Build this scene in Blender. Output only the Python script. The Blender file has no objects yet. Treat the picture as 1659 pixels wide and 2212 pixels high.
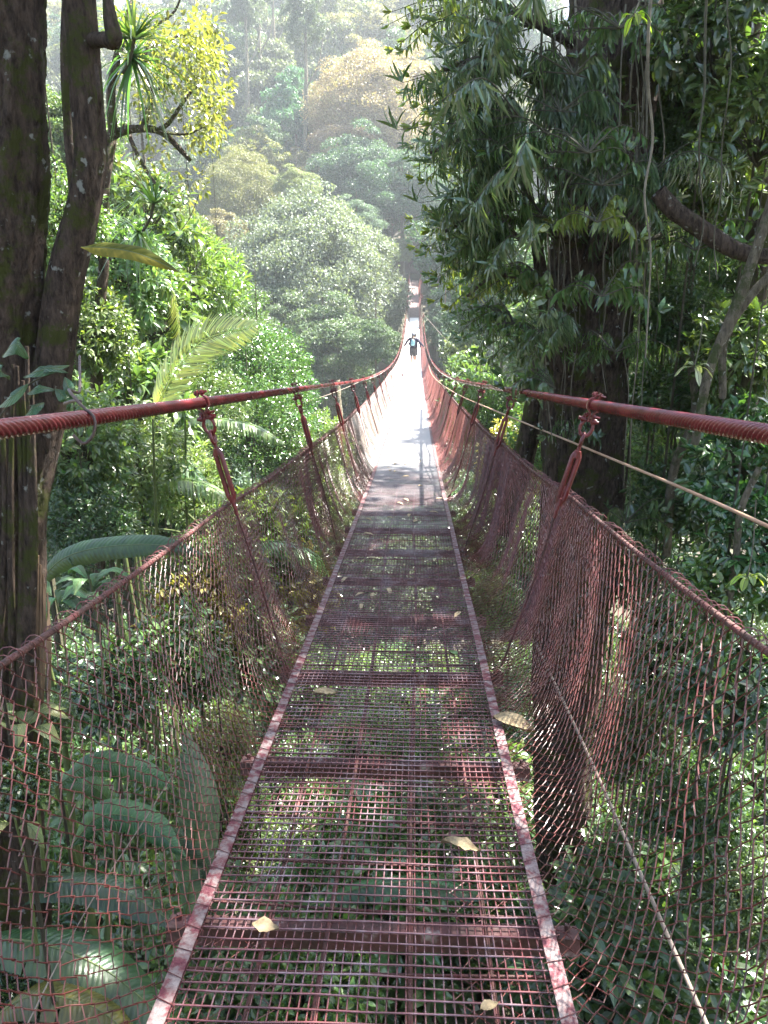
import bpy, math, random
import numpy as np
from mathutils import Vector, Matrix

R = math.radians
rng = np.random.default_rng(11)
random.seed(5)
scene = bpy.context.scene
COL = scene.collection

# ------------------------------------------------------------------ camera
CAM = np.array([0.104, 0.0, 0.0])
PITCH, YAW = R(17.0), R(2.26)
cam_d = bpy.data.cameras.new("camera")
cam = bpy.data.objects.new("camera", cam_d)
COL.objects.link(cam)
cam.location = CAM
cam.rotation_euler = (R(90) - PITCH, 0, YAW)
cam_d.sensor_fit = 'VERTICAL'
cam_d.sensor_height = 36.0
cam_d.lens = 36.0 * 769 / 1024
cam_d.clip_start = 0.05
cam_d.clip_end = 2000
scene.camera = cam

# ------------------------------------------------------------------ light
SUN_AZ, SUN_EL = R(58), R(57)       # azimuth from +Y (along the bridge) towards +X
world = bpy.data.worlds.new("World")
scene.world = world
world.use_nodes = True
wn = world.node_tree
bg = wn.nodes["Background"]
sky = wn.nodes.new("ShaderNodeTexSky")
sky.sky_type = 'NISHITA'
sky.sun_disc = False
sky.sun_elevation = SUN_EL
sky.sun_rotation = SUN_AZ
sky.air_density = 1.0
sky.dust_density = 2.0
wn.links.new(sky.outputs[0], bg.inputs[0])
bg.inputs[1].default_value = 0.062
sun_d = bpy.data.lights.new("sun", 'SUN')
sun_d.energy = 5.0
sun_d.angle = R(0.6)
sun_d.color = (1.0, 0.965, 0.90)
sun = bpy.data.objects.new("sun", sun_d)
COL.objects.link(sun)
SUNV = Vector((math.cos(SUN_EL) * math.sin(SUN_AZ), math.cos(SUN_EL) * math.cos(SUN_AZ), math.sin(SUN_EL)))
sun.rotation_euler = SUNV.to_track_quat('Z', 'Y').to_euler()

scene.view_settings.view_transform = 'Standard'
scene.view_settings.look = 'None'
scene.view_settings.gamma = 1.0
scene.view_settings.exposure = 3.2
scene.render.engine = 'CYCLES'
cy = scene.cycles
cy.max_bounces = 7
cy.diffuse_bounces = 4
cy.glossy_bounces = 2
cy.transmission_bounces = 4
cy.volume_bounces = 1
cy.transparent_max_bounces = 8
cy.use_denoising = True
cy.denoiser = 'OPENIMAGEDENOISE'
cy.sample_clamp_indirect = 6
cy.caustics_reflective = False
cy.caustics_refractive = False

# ------------------------------------------------------------------ helpers
_f = np.array([-math.sin(YAW) * math.cos(PITCH), math.cos(YAW) * math.cos(PITCH), -math.sin(PITCH)])
_r = np.array([math.cos(YAW), math.sin(YAW), 0.0])
_u = np.cross(_r, _f)


def at(px, py, Y):
    """world point at depth Y (along the bridge) seen where the measured photograph (1659 wide) has px, py"""
    d = _f + (px - 829.5) / 1661 * _r - (py - 1106) / 1661 * _u
    return CAM + d * (Y / d[1])


def unit(v):
    v = np.asarray(v, float)
    n = np.linalg.norm(v, axis=-1, keepdims=True)
    return v / np.maximum(n, 1e-9)


def interp(x, xs, ys):
    """smooth (Catmull-Rom) interpolation"""
    x = np.asarray(x, float)
    xs = np.asarray(xs, float)
    ys = np.asarray(ys, float)
    i = np.clip(np.searchsorted(xs, x) - 1, 0, len(xs) - 2)
    m = np.gradient(ys, xs)
    h = xs[i + 1] - xs[i]
    t = np.clip((x - xs[i]) / h, 0, 1)
    return ((2 * t**3 - 3 * t**2 + 1) * ys[i] + (t**3 - 2 * t**2 + t) * h * m[i]
            + (-2 * t**3 + 3 * t**2) * ys[i + 1] + (t**3 - t**2) * h * m[i + 1])


def smooth_path(pts, n):
    pts = np.asarray(pts, float)
    if len(pts) == 2:
        return pts[0] + (pts[1] - pts[0]) * np.linspace(0, 1, n)[:, None]
    s = np.concatenate([[0], np.cumsum(np.linalg.norm(np.diff(pts, axis=0), axis=1))])
    q = np.linspace(0, s[-1], n)
    return np.stack([interp(q, s, pts[:, k]) for k in range(pts.shape[1])], 1)


class MB:
    """collects triangles and quads, then links them as one mesh object"""
    def __init__(self):
        self.V, self.T, self.Q, self.rt, self.rq, self.n = [], [], [], [], [], 0
        self.vein = []

    def add(self, V, F, rnd=None):
        V = np.asarray(V, float).reshape(-1, 3)
        F = np.asarray(F, int)
        self.V.append(V)
        if rnd is None:
            rnd = np.full(len(F), 0.5)
        if F.shape[1] == 3:
            self.T.append(F + self.n)
            self.rt.append(rnd)
        else:
            self.Q.append(F + self.n)
            self.rq.append(rnd)
        self.n += len(V)
        return self

    def box(self, c, size, rot=None):
        x, y, z = [s / 2 for s in size]
        V = np.array([(-x, -y, -z), (x, -y, -z), (x, y, -z), (-x, y, -z), (-x, -y, z), (x, -y, z), (x, y, z), (-x, y, z)])
        if rot is not None:
            V = V @ np.asarray(rot).T
        F = [(0, 3, 2, 1), (4, 5, 6, 7), (0, 1, 5, 4), (1, 2, 6, 5), (2, 3, 7, 6), (3, 0, 4, 7)]
        return self.add(V + np.asarray(c), F)

    def tubes(self, P, r, sides=6, caps=True, rnd=None):
        """P (m,k,3) polylines; r scalar, (k,), or (m,k)"""
        P = np.asarray(P, float)
        if P.ndim == 2:
            P = P[None]
        m, k, _ = P.shape
        r = np.broadcast_to(np.asarray(r, float), (m, k))
        T = unit(np.gradient(P, axis=1))
        mean = unit(P[:, -1] - P[:, 0] + 1e-9)
        ref = np.where((np.abs(mean[:, 2:3]) > 0.8), np.array([[1.0, 0, 0]]), np.array([[0, 0, 1.0]]))
        A = unit(np.cross(T, ref[:, None, :]))
        B = np.cross(T, A)
        a = np.arange(sides) / sides * 2 * math.pi
        V = (P[:, :, None, :] + r[:, :, None, None] * (np.cos(a)[None, None, :, None] * A[:, :, None, :]
             + np.sin(a)[None, None, :, None] * B[:, :, None, :]))
        idx = np.arange(m * k * sides).reshape(m, k, sides)
        q0 = idx[:, :-1, :]
        q1 = idx[:, 1:, :]
        F = np.stack([q0, q1, np.roll(q1, -1, 2), np.roll(q0, -1, 2)], -1).reshape(-1, 4)
        fr = None
        if rnd is not None:
            fr = np.repeat(rnd, (k - 1) * sides)
        self.add(V.reshape(-1, 3), F, fr)
        if caps and sides >= 4:
            for e in (0, -1):
                c = P[:, e]
                base = idx[:, e, :]
                Vc = np.concatenate([V[:, e].reshape(m, sides, 3), c[:, None]], 1).reshape(-1, 3)
                ii = np.arange(m)[:, None] * (sides + 1)
                j = np.arange(sides)
                Fc = np.stack([ii + j, ii + (j + 1) % sides, np.broadcast_to(ii + sides, (m, sides))], -1).reshape(-1, 3)
                if e == 0:
                    Fc = Fc[:, ::-1]
                self.add(Vc, Fc)
        return self

    def tube(self, pts, r, sides=8, n=None, caps=True):
        pts = np.asarray(pts, float)
        if n:
            if not np.isscalar(r):
                s = np.linspace(0, 1, len(r))
                r = np.interp(np.linspace(0, 1, n), s, r)
            pts = smooth_path(pts, n)
        return self.tubes(pts[None], r if np.isscalar(r) else np.asarray(r)[None], sides, caps)

    def build(self, name, material, parent=None, smooth=False, color=None):
        me = bpy.data.meshes.new(name)
        V = np.concatenate(self.V) if self.V else np.zeros((0, 3))
        T = np.concatenate(self.T) if self.T else np.zeros((0, 3), int)
        Q = np.concatenate(self.Q) if self.Q else np.zeros((0, 4), int)
        me.vertices.add(len(V))
        me.vertices.foreach_set("co", V.astype(np.float32).ravel())
        loops = np.concatenate([T.ravel(), Q.ravel()]).astype(np.int32)
        me.loops.add(len(loops))
        me.loops.foreach_set("vertex_index", loops)
        st = np.concatenate([np.arange(len(T)) * 3, len(T) * 3 + np.arange(len(Q)) * 4]).astype(np.int32)
        me.polygons.add(len(st))
        me.polygons.foreach_set("loop_start", st)
        me.update(calc_edges=True)
        me.validate()
        rn = np.concatenate(self.rt + self.rq) if (self.rt or self.rq) else np.zeros(0)
        at_ = me.attributes.new("rnd", 'FLOAT', 'FACE')
        if len(rn) == len(me.polygons):
            at_.data.foreach_set("value", rn.astype(np.float32))
        if self.vein:
            av = me.attributes.new("vein", 'FLOAT', 'POINT')
            av.data.foreach_set("value", np.concatenate(self.vein).astype(np.float32))
        me.polygons.foreach_set("use_smooth", np.full(len(me.polygons), bool(smooth)))
        if material is not None:
            me.materials.append(material)
        o = bpy.data.objects.new(name, me)
        if parent is not None:
            o.parent = parent
        if color is not None:
            o.color = (*color, 1.0)
        COL.objects.link(o)
        return o


def tag(o, label=None, cat=None, group=None, kind=None):
    if label:
        o["label"] = label
    if cat:
        o["category"] = cat
    if group:
        o["group"] = group
    if kind:
        o["kind"] = kind
    return o


def thing(name, label, cat, loc=(0, 0, 0), group=None):
    o = bpy.data.objects.new(name, None)
    o.empty_display_size = 0.2
    o.location = loc
    COL.objects.link(o)
    return tag(o, label, cat, group)


def dup(root, loc, rot=(0, 0, 0), scale=(1, 1, 1), color=None, label=None, cat=None, group=None):
    r = root.copy()
    COL.objects.link(r)
    r.location = loc
    r.rotation_euler = rot
    r.scale = scale
    tag(r, label, cat, group)
    for ch in list(root.children):
        c = ch.copy()
        COL.objects.link(c)
        c.parent = r
        if color is not None and "foliage" in c.name or color is not None and "leaf" in c.name or color is not None and "crown" in c.name:
            c.color = (*color, 1)
        for g in ch.children:
            d = g.copy()
            COL.objects.link(d)
            d.parent = c
    return r


# ------------------------------------------------------------------ materials
def mat_base(name):
    m = bpy.data.materials.new(name)
    m.use_nodes = True
    nt = m.node_tree
    return m, nt, nt.nodes["Principled BSDF"], nt.nodes["Material Output"]


def nd(nt, t, **kw):
    n = nt.nodes.new(t)
    for k, v in kw.items():
        if hasattr(n, k):
            setattr(n, k, v)
        else:
            n.inputs[k].default_value = v
    return n


def foliage_mat(name, trans=0.4, rough=0.42, spec=0.5, ribs=0.0):
    """leaf: the object colour varied leaf by leaf, part of the light passes through"""
    m, nt, P, out = mat_base(name)
    L = nt.links
    oi = nd(nt, "ShaderNodeObjectInfo")
    a = nd(nt, "ShaderNodeAttribute", attribute_name="rnd")
    hsv = nd(nt, "ShaderNodeHueSaturation")
    mh = nd(nt, "ShaderNodeMapRange")
    mh.inputs[3].default_value = 0.525
    mh.inputs[4].default_value = 0.465
    L.new(a.outputs["Fac"], mh.inputs[0])
    L.new(mh.outputs[0], hsv.inputs["Hue"])
    mul = nd(nt, "ShaderNodeMath", operation='MULTIPLY')
    mul.inputs[1].default_value = 7.31
    L.new(a.outputs["Fac"], mul.inputs[0])
    fr = nd(nt, "ShaderNodeMath", operation='FRACT')
    L.new(mul.outputs[0], fr.inputs[0])
    mv = nd(nt, "ShaderNodeMapRange")
    mv.inputs[3].default_value = 0.65
    mv.inputs[4].default_value = 1.5
    L.new(fr.outputs[0], mv.inputs[0])
    L.new(mv.outputs[0], hsv.inputs["Value"])
    if ribs:
        va = nd(nt, "ShaderNodeAttribute", attribute_name="vein")
        fr2 = nd(nt, "ShaderNodeMath", operation='PINGPONG')
        fr2.inputs[1].default_value = 0.5
        L.new(va.outputs["Fac"], fr2.inputs[0])
        vr = nd(nt, "ShaderNodeMapRange")
        vr.inputs[1].default_value = 0.0
        vr.inputs[2].default_value = 0.22
        vr.inputs[3].default_value = 1.0
        vr.inputs[4].default_value = 0.0
        L.new(fr2.outputs[0], vr.inputs[0])
        nz = nd(nt, "ShaderNodeTexNoise")
        nz.inputs["Scale"].default_value = 14
        nz.inputs["Detail"].default_value = 8
        tcx = nd(nt, "ShaderNodeTexCoord")
        L.new(tcx.outputs["Object"], nz.inputs[0])
        m1 = nd(nt, "ShaderNodeMixRGB", blend_type='MULTIPLY')
        m1.inputs[2].default_value = (1.5, 1.35, 1.2, 1)
        ml = nd(nt, "ShaderNodeMath", operation='MULTIPLY')
        ml.inputs[1].default_value = 0.7
        L.new(vr.outputs[0], ml.inputs[0])
        L.new(ml.outputs[0], m1.inputs[0])
        L.new(oi.outputs["Color"], m1.inputs[1])
        m2 = nd(nt, "ShaderNodeMixRGB", blend_type='MULTIPLY')
        m2.inputs[0].default_value = 1.0
        rr_ = nd(nt, "ShaderNodeValToRGB")
        rr_.color_ramp.elements[0].position = 0.3
        rr_.color_ramp.elements[0].color = (0.55, 0.6, 0.55, 1)
        rr_.color_ramp.elements[1].position = 0.7
        rr_.color_ramp.elements[1].color = (1.25, 1.15, 0.95, 1)
        L.new(nz.outputs[0], rr_.inputs[0])
        L.new(m1.outputs[0], m2.inputs[1])
        L.new(rr_.outputs[0], m2.inputs[2])
        L.new(m2.outputs[0], hsv.inputs["Color"])
        bp_ = nd(nt, "ShaderNodeBump")
        bp_.inputs["Strength"].default_value = 0.7 * ribs
        bp_.inputs["Distance"].default_value = 0.006
        L.new(fr2.outputs[0], bp_.inputs["Height"])
        L.new(bp_.outputs[0], P.inputs["Normal"])
    else:
        L.new(oi.outputs["Color"], hsv.inputs["Color"])
    L.new(hsv.outputs[0], P.inputs["Base Color"])
    P.inputs["Roughness"].default_value = rough
    P.inputs["Specular IOR Level"].default_value = spec
    tr = nd(nt, "ShaderNodeBsdfTranslucent")
    tc = nd(nt, "ShaderNodeMixRGB", blend_type='MULTIPLY')
    tc.inputs[0].default_value = 1.0
    tc.inputs[2].default_value = (2.2, 2.3, 0.85, 1)
    L.new(hsv.outputs[0], tc.inputs[1])
    L.new(tc.outputs[0], tr.inputs[0])
    mx = nd(nt, "ShaderNodeMixShader")
    mx.inputs[0].default_value = trans
    L.new(P.outputs[0], mx.inputs[1])
    L.new(tr.outputs[0], mx.inputs[2])
    L.new(mx.outputs[0], out.inputs[0])
    return m


def noise_mat(name, cols, scale=8, rough=0.7, bump=0.3, bscale=None, metal=0.0, spec=0.5, stops=None, detail=6, stretch=(1, 1, 1), coord="Object"):
    """colours mixed by noise, with bump"""
    m, nt, P, out = mat_base(name)
    L = nt.links
    tc = nd(nt, "ShaderNodeTexCoord")
    mp = nd(nt, "ShaderNodeMapping")
    mp.inputs["Scale"].default_value = stretch
    L.new(tc.outputs[coord], mp.inputs[0])
    n = nd(nt, "ShaderNodeTexNoise")
    n.inputs["Scale"].default_value = scale
    n.inputs["Detail"].default_value = detail
    n.inputs["Roughness"].default_value = 0.6
    L.new(mp.outputs[0], n.inputs[0])
    cr = nd(nt, "ShaderNodeValToRGB")
    el = cr.color_ramp.elements
    k = len(cols)
    stops = stops or [0.3 + 0.4 * i / max(k - 1, 1) for i in range(k)]
    el[0].position, el[0].color = stops[0], (*cols[0], 1)
    el[1].position, el[1].color = stops[-1], (*cols[-1], 1)
    for i in range(1, k - 1):
        e = el.new(stops[i])
        e.color = (*cols[i], 1)
    L.new(n.outputs[0], cr.inputs[0])
    L.new(cr.outputs[0], P.inputs["Base Color"])
    P.inputs["Roughness"].default_value = rough
    P.inputs["Metallic"].default_value = metal
    P.inputs["Specular IOR Level"].default_value = spec
    if bump:
        b = nd(nt, "ShaderNodeBump")
        b.inputs["Strength"].default_value = bump
        b.inputs["Distance"].default_value = 0.02
        n2 = nd(nt, "ShaderNodeTexNoise")
        n2.inputs["Scale"].default_value = bscale or scale * 3
        n2.inputs["Detail"].default_value = 8
        L.new(mp.outputs[0], n2.inputs[0])
        L.new(n2.outputs[0], b.inputs["Height"])
        L.new(b.outputs[0], P.inputs["Normal"])
    return m


def bark_mat(name, dark, mid, moss, lichen, scale=6.0):
    m, nt, P, out = mat_base(name)
    L = nt.links
    tc = nd(nt, "ShaderNodeTexCoord")
    mp = nd(nt, "ShaderNodeMapping")
    mp.inputs["Scale"].default_value = (1.6, 1.6, 0.45)
    L.new(tc.outputs["Object"], mp.inputs[0])
    n1 = nd(nt, "ShaderNodeTexNoise")
    n1.inputs["Scale"].default_value = scale * 2
    n1.inputs["Detail"].default_value = 10
    n1.inputs["Roughness"].default_value = 0.7
    L.new(mp.outputs[0], n1.inputs[0])
    r1 = nd(nt, "ShaderNodeValToRGB")
    r1.color_ramp.elements[0].position = 0.35
    r1.color_ramp.elements[0].color = (*dark, 1)
    r1.color_ramp.elements[1].position = 0.68
    r1.color_ramp.elements[1].color = (*mid, 1)
    L.new(n1.outputs[0], r1.inputs[0])
    n2 = nd(nt, "ShaderNodeTexNoise")
    n2.inputs["Scale"].default_value = scale * 0.45
    n2.inputs["Detail"].default_value = 9
    n2.inputs["Roughness"].default_value = 0.75
    L.new(tc.outputs["Object"], n2.inputs[0])
    r2 = nd(nt, "ShaderNodeValToRGB")
    r2.color_ramp.elements[0].position = 0.50
    r2.color_ramp.elements[0].color = (0, 0, 0, 1)
    r2.color_ramp.elements[1].position = 0.58
    r2.color_ramp.elements[1].color = (1, 1, 1, 1)
    L.new(n2.outputs[0], r2.inputs[0])
    mx = nd(nt, "ShaderNodeMixRGB")
    L.new(r2.outputs[0], mx.inputs[0])
    L.new(r1.outputs[0], mx.inputs[1])
    mx.inputs[2].default_value = (*moss, 1)
    n3 = nd(nt, "ShaderNodeTexNoise")
    n3.inputs["Scale"].default_value = scale * 1.4
    n3.inputs["Detail"].default_value = 5
    mp3 = nd(nt, "ShaderNodeMapping")
    mp3.inputs["Location"].default_value = (5, 9, 2)
    L.new(tc.outputs["Object"], mp3.inputs[0])
    L.new(mp3.outputs[0], n3.inputs[0])
    r3 = nd(nt, "ShaderNodeValToRGB")
    r3.color_ramp.elements[0].position = 0.64
    r3.color_ramp.elements[0].color = (0, 0, 0, 1)
    r3.color_ramp.elements[1].position = 0.69
    r3.color_ramp.elements[1].color = (1, 1, 1, 1)
    L.new(n3.outputs[0], r3.inputs[0])
    mx2 = nd(nt, "ShaderNodeMixRGB")
    L.new(r3.outputs[0], mx2.inputs[0])
    L.new(mx.outputs[0], mx2.inputs[1])
    mx2.inputs[2].default_value = (*lichen, 1)
    L.new(mx2.outputs[0], P.inputs["Base Color"])
    P.inputs["Roughness"].default_value = 0.9
    P.inputs["Specular IOR Level"].default_value = 0.2
    b = nd(nt, "ShaderNodeBump")
    b.inputs["Strength"].default_value = 1.0
    b.inputs["Distance"].default_value = 0.07
    L.new(n1.outputs[0], b.inputs["Height"])
    L.new(b.outputs[0], P.inputs["Normal"])
    return m


M = {}
M['leaf'] = foliage_mat("leaf_matte", 0.40, 0.30, 0.9)
M['leaf_gloss'] = foliage_mat("leaf_glossy", 0.22, 0.22, 0.9)
M['far_leaf'] = foliage_mat("leaf_far", 0.2, 0.5, 0.5)
M['leaf_dull'] = foliage_mat("leaf_dull", 0.3, 0.7, 0.15, 0.5)
M['leaf_vein'] = foliage_mat("leaf_veined", 0.15, 0.38, 0.5, 1.0)
M['bark'] = bark_mat("mossy_bark", (0.02, 0.013, 0.009), (0.135, 0.095, 0.072), (0.06, 0.066, 0.014), (0.30, 0.30, 0.26), 11)
M['bark_pale'] = bark_mat("pale_bark", (0.08, 0.065, 0.045), (0.26, 0.22, 0.16), (0.07, 0.085, 0.03), (0.42, 0.42, 0.36), 14)
M['twig'] = noise_mat("twig_brown", [(0.03, 0.025, 0.014), (0.065, 0.06, 0.03)], 20, 0.85, 0.3)
M['vine'] = noise_mat("vine_pale", [(0.07, 0.06, 0.04), (0.2, 0.17, 0.12)], 14, 0.85, 0.3)
M['stem'] = noise_mat("green_stem", [(0.05, 0.08, 0.02), (0.11, 0.13, 0.04)], 10, 0.6, 0.1)
M['soil'] = noise_mat("forest_soil", [(0.02, 0.018, 0.01), (0.06, 0.05, 0.03), (0.03, 0.05, 0.015)], 1.2, 0.95, 0.6, 9, coord="Object")
M['red'] = noise_mat("red_paint", [(0.03, 0.004, 0.005), (0.10, 0.005, 0.007), (0.16, 0.010, 0.012)], 9, 0.38, 0.15, 60, spec=0.6)
M['red_cable'] = noise_mat("red_cable_paint", [(0.08, 0.008, 0.011), (0.18, 0.022, 0.028)], 6, 0.24, 0.2, 50, spec=0.6)
M['wire'] = noise_mat("rusty_net_wire", [(0.028, 0.009, 0.007), (0.105, 0.020, 0.017), (0.13, 0.055, 0.045)], 14, 0.40, 0, spec=0.6, stops=[0.32, 0.5, 0.66])
M['wire_sunlit'] = noise_mat("sunlit_net_wire", [(0.22, 0.10, 0.08), (0.45, 0.42, 0.40)], 3, 0.5, 0, spec=0.6)  # pale colour stands in for sun falling on the left net
M['wire_red'] = noise_mat("red_net_wire", [(0.26, 0.05, 0.045), (0.38, 0.16, 0.13)], 3, 0.5, 0, spec=0.6)  # redder colour for the right net, seen from its shaded side
M['mesh_wire'] = noise_mat("worn_red_sunlit_wire", [(0.13, 0.02, 0.03), (0.20, 0.07, 0.09), (0.42, 0.40, 0.44)], 5, 0.34, 0, metal=0.35, spec=0.7, stops=[0.33, 0.43, 0.54])
M['mesh_wire'] = None
def worn_sunlit_wire():
    """worn red paint; paler towards mid span, where sunlight is put into the colour"""
    m = noise_mat("worn_red_sunlit_wire", [(0.06, 0.014, 0.014), (0.14, 0.045, 0.047), (0.24, 0.16, 0.17)], 7, 0.27, 0, metal=0.25, spec=1.0, stops=[0.35, 0.5, 0.65])
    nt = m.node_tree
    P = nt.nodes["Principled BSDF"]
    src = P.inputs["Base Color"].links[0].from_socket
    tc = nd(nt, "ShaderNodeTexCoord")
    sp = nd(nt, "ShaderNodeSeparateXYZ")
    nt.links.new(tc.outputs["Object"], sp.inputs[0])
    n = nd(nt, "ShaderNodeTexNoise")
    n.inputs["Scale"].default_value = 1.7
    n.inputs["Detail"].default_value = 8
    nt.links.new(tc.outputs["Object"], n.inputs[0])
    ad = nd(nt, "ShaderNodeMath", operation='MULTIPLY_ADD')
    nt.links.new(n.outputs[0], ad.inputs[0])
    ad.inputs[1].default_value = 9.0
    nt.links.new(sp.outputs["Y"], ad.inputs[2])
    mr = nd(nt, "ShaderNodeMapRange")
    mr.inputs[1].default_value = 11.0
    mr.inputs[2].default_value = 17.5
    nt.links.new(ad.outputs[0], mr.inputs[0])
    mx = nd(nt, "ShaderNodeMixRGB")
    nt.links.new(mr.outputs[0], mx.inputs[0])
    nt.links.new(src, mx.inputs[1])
    mx.inputs[2].default_value = (0.58, 0.56, 0.56, 1)  # pale tone stands in for sun on the wires
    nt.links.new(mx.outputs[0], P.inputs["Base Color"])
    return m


M['mesh_wire'] = worn_sunlit_wire()
M['rebar'] = noise_mat("rebar_rust", [(0.025, 0.010, 0.008), (0.075, 0.028, 0.022), (0.11, 0.02, 0.022)], 18, 0.7, 0.5, 90)
M['beam'] = noise_mat("beam_rust", [(0.022, 0.010, 0.009), (0.05, 0.02, 0.018), (0.09, 0.03, 0.03), (0.38, 0.35, 0.33)], 9, 0.65, 0.3, 60, stops=[0.3, 0.45, 0.6, 0.72])
M['edge'] = noise_mat("peeling_edge_paint", [(0.10, 0.016, 0.026), (0.14, 0.05, 0.052), (0.17, 0.115, 0.11), (0.25, 0.21, 0.20)], 26, 0.65, 0.4, 80, stops=[0.40, 0.47, 0.52, 0.7], detail=12)
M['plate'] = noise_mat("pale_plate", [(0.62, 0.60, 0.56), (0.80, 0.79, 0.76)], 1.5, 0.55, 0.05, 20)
M['plank'] = noise_mat("weathered_plank", [(0.13, 0.08, 0.075), (0.24, 0.17, 0.16)], 3, 0.8, 0.3)
M['dead'] = noise_mat("dead_leaf", [(0.15, 0.10, 0.05), (0.36, 0.28, 0.16)], 25, 0.8, 0.3)
M['rod'] = noise_mat("tan_rod", [(0.28, 0.15, 0.09), (0.45, 0.29, 0.2)], 4, 0.45, 0.1)
M['guy'] = noise_mat("guy_rope", [(0.13, 0.10, 0.075), (0.24, 0.19, 0.15)], 5, 0.8, 0.4, 40)
M['iron'] = noise_mat("dark_iron", [(0.03, 0.022, 0.02), (0.1, 0.06, 0.05)], 20, 0.6, 0.3)


def simple_mat(name, col, rough=0.7, spec=0.4):
    return noise_mat(name, [tuple(c * 0.8 for c in col), tuple(min(1, c * 1.15) for c in col)], 12, rough, 0.1, spec=spec)


# ------------------------------------------------------------------ leaf tools
TM = {
    'rhomb': (np.array([(0, 0, 0), (.45, .5, .08), (1, 0, -.1), (.45, -.5, .08)]), np.array([(0, 2, 1), (0, 3, 2)])),
    'oval': (np.array([(0, 0, 0), (.3, 0, .0), (.66, 0, -.03), (1.05, 0, -.16), (.22, .4, .07), (.62, .42, .04), (.22, -.4, .07), (.62, -.42, .04)]),
             np.array([(0, 1, 4), (4, 1, 2), (4, 2, 5), (5, 2, 3), (0, 6, 1), (6, 2, 1), (6, 7, 2), (7, 3, 2)])),
    'strap': (np.array([(0, 0, 0), (.3, .5, .05), (.3, -.5, .05), (.7, .42, -.1), (.7, -.42, -.1), (1, 0, -.32)]),
              np.array([(0, 2, 1), (1, 2, 4), (1, 4, 3), (3, 4, 5)])),
}


def add_leaves(mb, P, D, N, Ln, Wd, tmpl='rhomb'):
    P = np.asarray(P, float)
    n = len(P)
    D = unit(D)
    N = np.asarray(N, float)
    N = unit(N - (N * D).sum(1, keepdims=True) * D)
    S = np.cross(D, N)
    V0, F0 = TM[tmpl]
    Ln = np.broadcast_to(Ln, (n,))[:, None, None]
    Wd = np.broadcast_to(Wd, (n,))[:, None, None]
    V = (P[:, None] + V0[None, :, 0:1] * Ln * D[:, None] + V0[None, :, 1:2] * Wd * S[:, None] + V0[None, :, 2:3] * Ln * N[:, None])
    F = (F0[None] + (np.arange(n) * len(V0))[:, None, None]).reshape(-1, 3)
    mb.add(V.reshape(-1, 3), F, np.repeat(rng.random(n), len(F0)))


def rvec(n):
    return unit(rng.normal(size=(n, 3)))


def whorls(mb, centres, outward, per, spread, Ln, Wd, tmpl='oval', droop=0.25):
    """bunches of leaves radiating from twig ends"""
    c = np.repeat(centres, per, 0)
    o = np.repeat(outward, per, 0)
    n = len(c)
    d = rvec(n) + o * 0.55 + np.array([0, 0, -droop])
    p = c + unit(d) * spread * rng.random((n, 1)) ** 0.7
    N = np.array([0, 0, 1.0]) + rvec(n) * 0.55 + o * 0.35
    s = 0.6 + 0.7 * rng.random(n)
    add_leaves(mb, p, d, N, Ln * s, Wd * s, tmpl)


def crown_mesh(name, seed, nclump, per, ll, flat=0.8, low=-0.35, ragged=0.15):
    """far tree crown of unit radius: domes of small leaves over a dome of clumps"""
    global rng
    keep = rng
    rng = np.random.default_rng(seed)
    mb = MB()
    d = rvec(nclump * 3)
    d = d[d[:, 2] > low][:nclump]
    k = len(d)
    rad = 0.80 + ragged * rng.normal(size=(k, 1)) + 0.1 * np.sin(d[:, 0:1] * 5 + seed) * np.cos(d[:, 1:2] * 4)
    cc = d * rad * np.array([1, 1, flat])
    cr = 0.11 + 0.15 * rng.random(k)
    n = k * per
    c = np.repeat(cc, per, 0)
    o = np.repeat(d, per, 0)
    q = unit(rvec(n) + o * 0.7 + np.array([0, 0, 0.45]))
    rr = np.repeat(cr, per)[:, None] * (0.72 + 0.4 * rng.random((n, 1)))
    p = c + q * rr * np.array([1.15, 1.15, 0.75])
    D = rvec(n) + q * 0.2 + np.array([0, 0, -0.35])
    N = q * 0.9 + rvec(n) * 0.6
    s = 0.7 + 0.6 * rng.random(n)
    add_leaves(mb, p, D, N, ll * s, ll * 0.55 * s, 'rhomb')
    # inner leaves that close the crown
    m = n // 5
    q = rvec(m)
    q[:, 2] = np.abs(q[:, 2]) * 0.9 - 0.2
    p = q * (0.35 + 0.4 * rng.random((m, 1))) * np.array([1, 1, flat])
    add_leaves(mb, p, rvec(m), rvec(m), ll * 1.6, ll * 0.9, 'rhomb')
    rng = keep
    return mb


# ------------------------------------------------------------------ terrain
def ground_z(x, y):
    x = np.asarray(x, float)
    y = np.asarray(y, float)
    base = interp(y, [-60, -6, 0, 4, 10, 20, 35, 55, 75, 95, 108, 114, 130, 170, 220, 300, 420],
                  [-3, -3, -4.6, -5.8, -8.5, -13, -20, -26, -23, -12, -4.0, -2.0, 6, 32, 58, 70, 66])
    near = np.clip(1 - (y - 15) / 40, 0, 1)
    side = np.where(x < 0, 0.12 * np.clip(-x - 3, 0, 60), 0.30 * np.clip(x - 2.5, 0, 60)) * near
    side = side + 0.10 * np.clip(np.abs(x) - 8, 0, 200) * (1 - near) * np.clip((110 - y) / 60, 0, 1)
    wob = 0.5 * np.sin(x * 0.31 + 1.3) * np.cos(y * 0.27) + 0.25 * np.sin(x * 0.9 + y * 0.7)
    far = np.clip((y - 60) / 60, 0, 1)
    base = base - 14 * np.clip((-x - 35) / 40, 0, 1) * np.clip((y - 160) / 80, 0, 1)
    return base + side + wob * (0.5 + 2.5 * far * (np.abs(x) > 3))


def lerp_grid(x0, x1, nx, y0, y1, ny):
    gx, gy = np.meshgrid(np.linspace(x0, x1, nx), np.linspace(y0, y1, ny))
    return gx, gy


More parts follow.
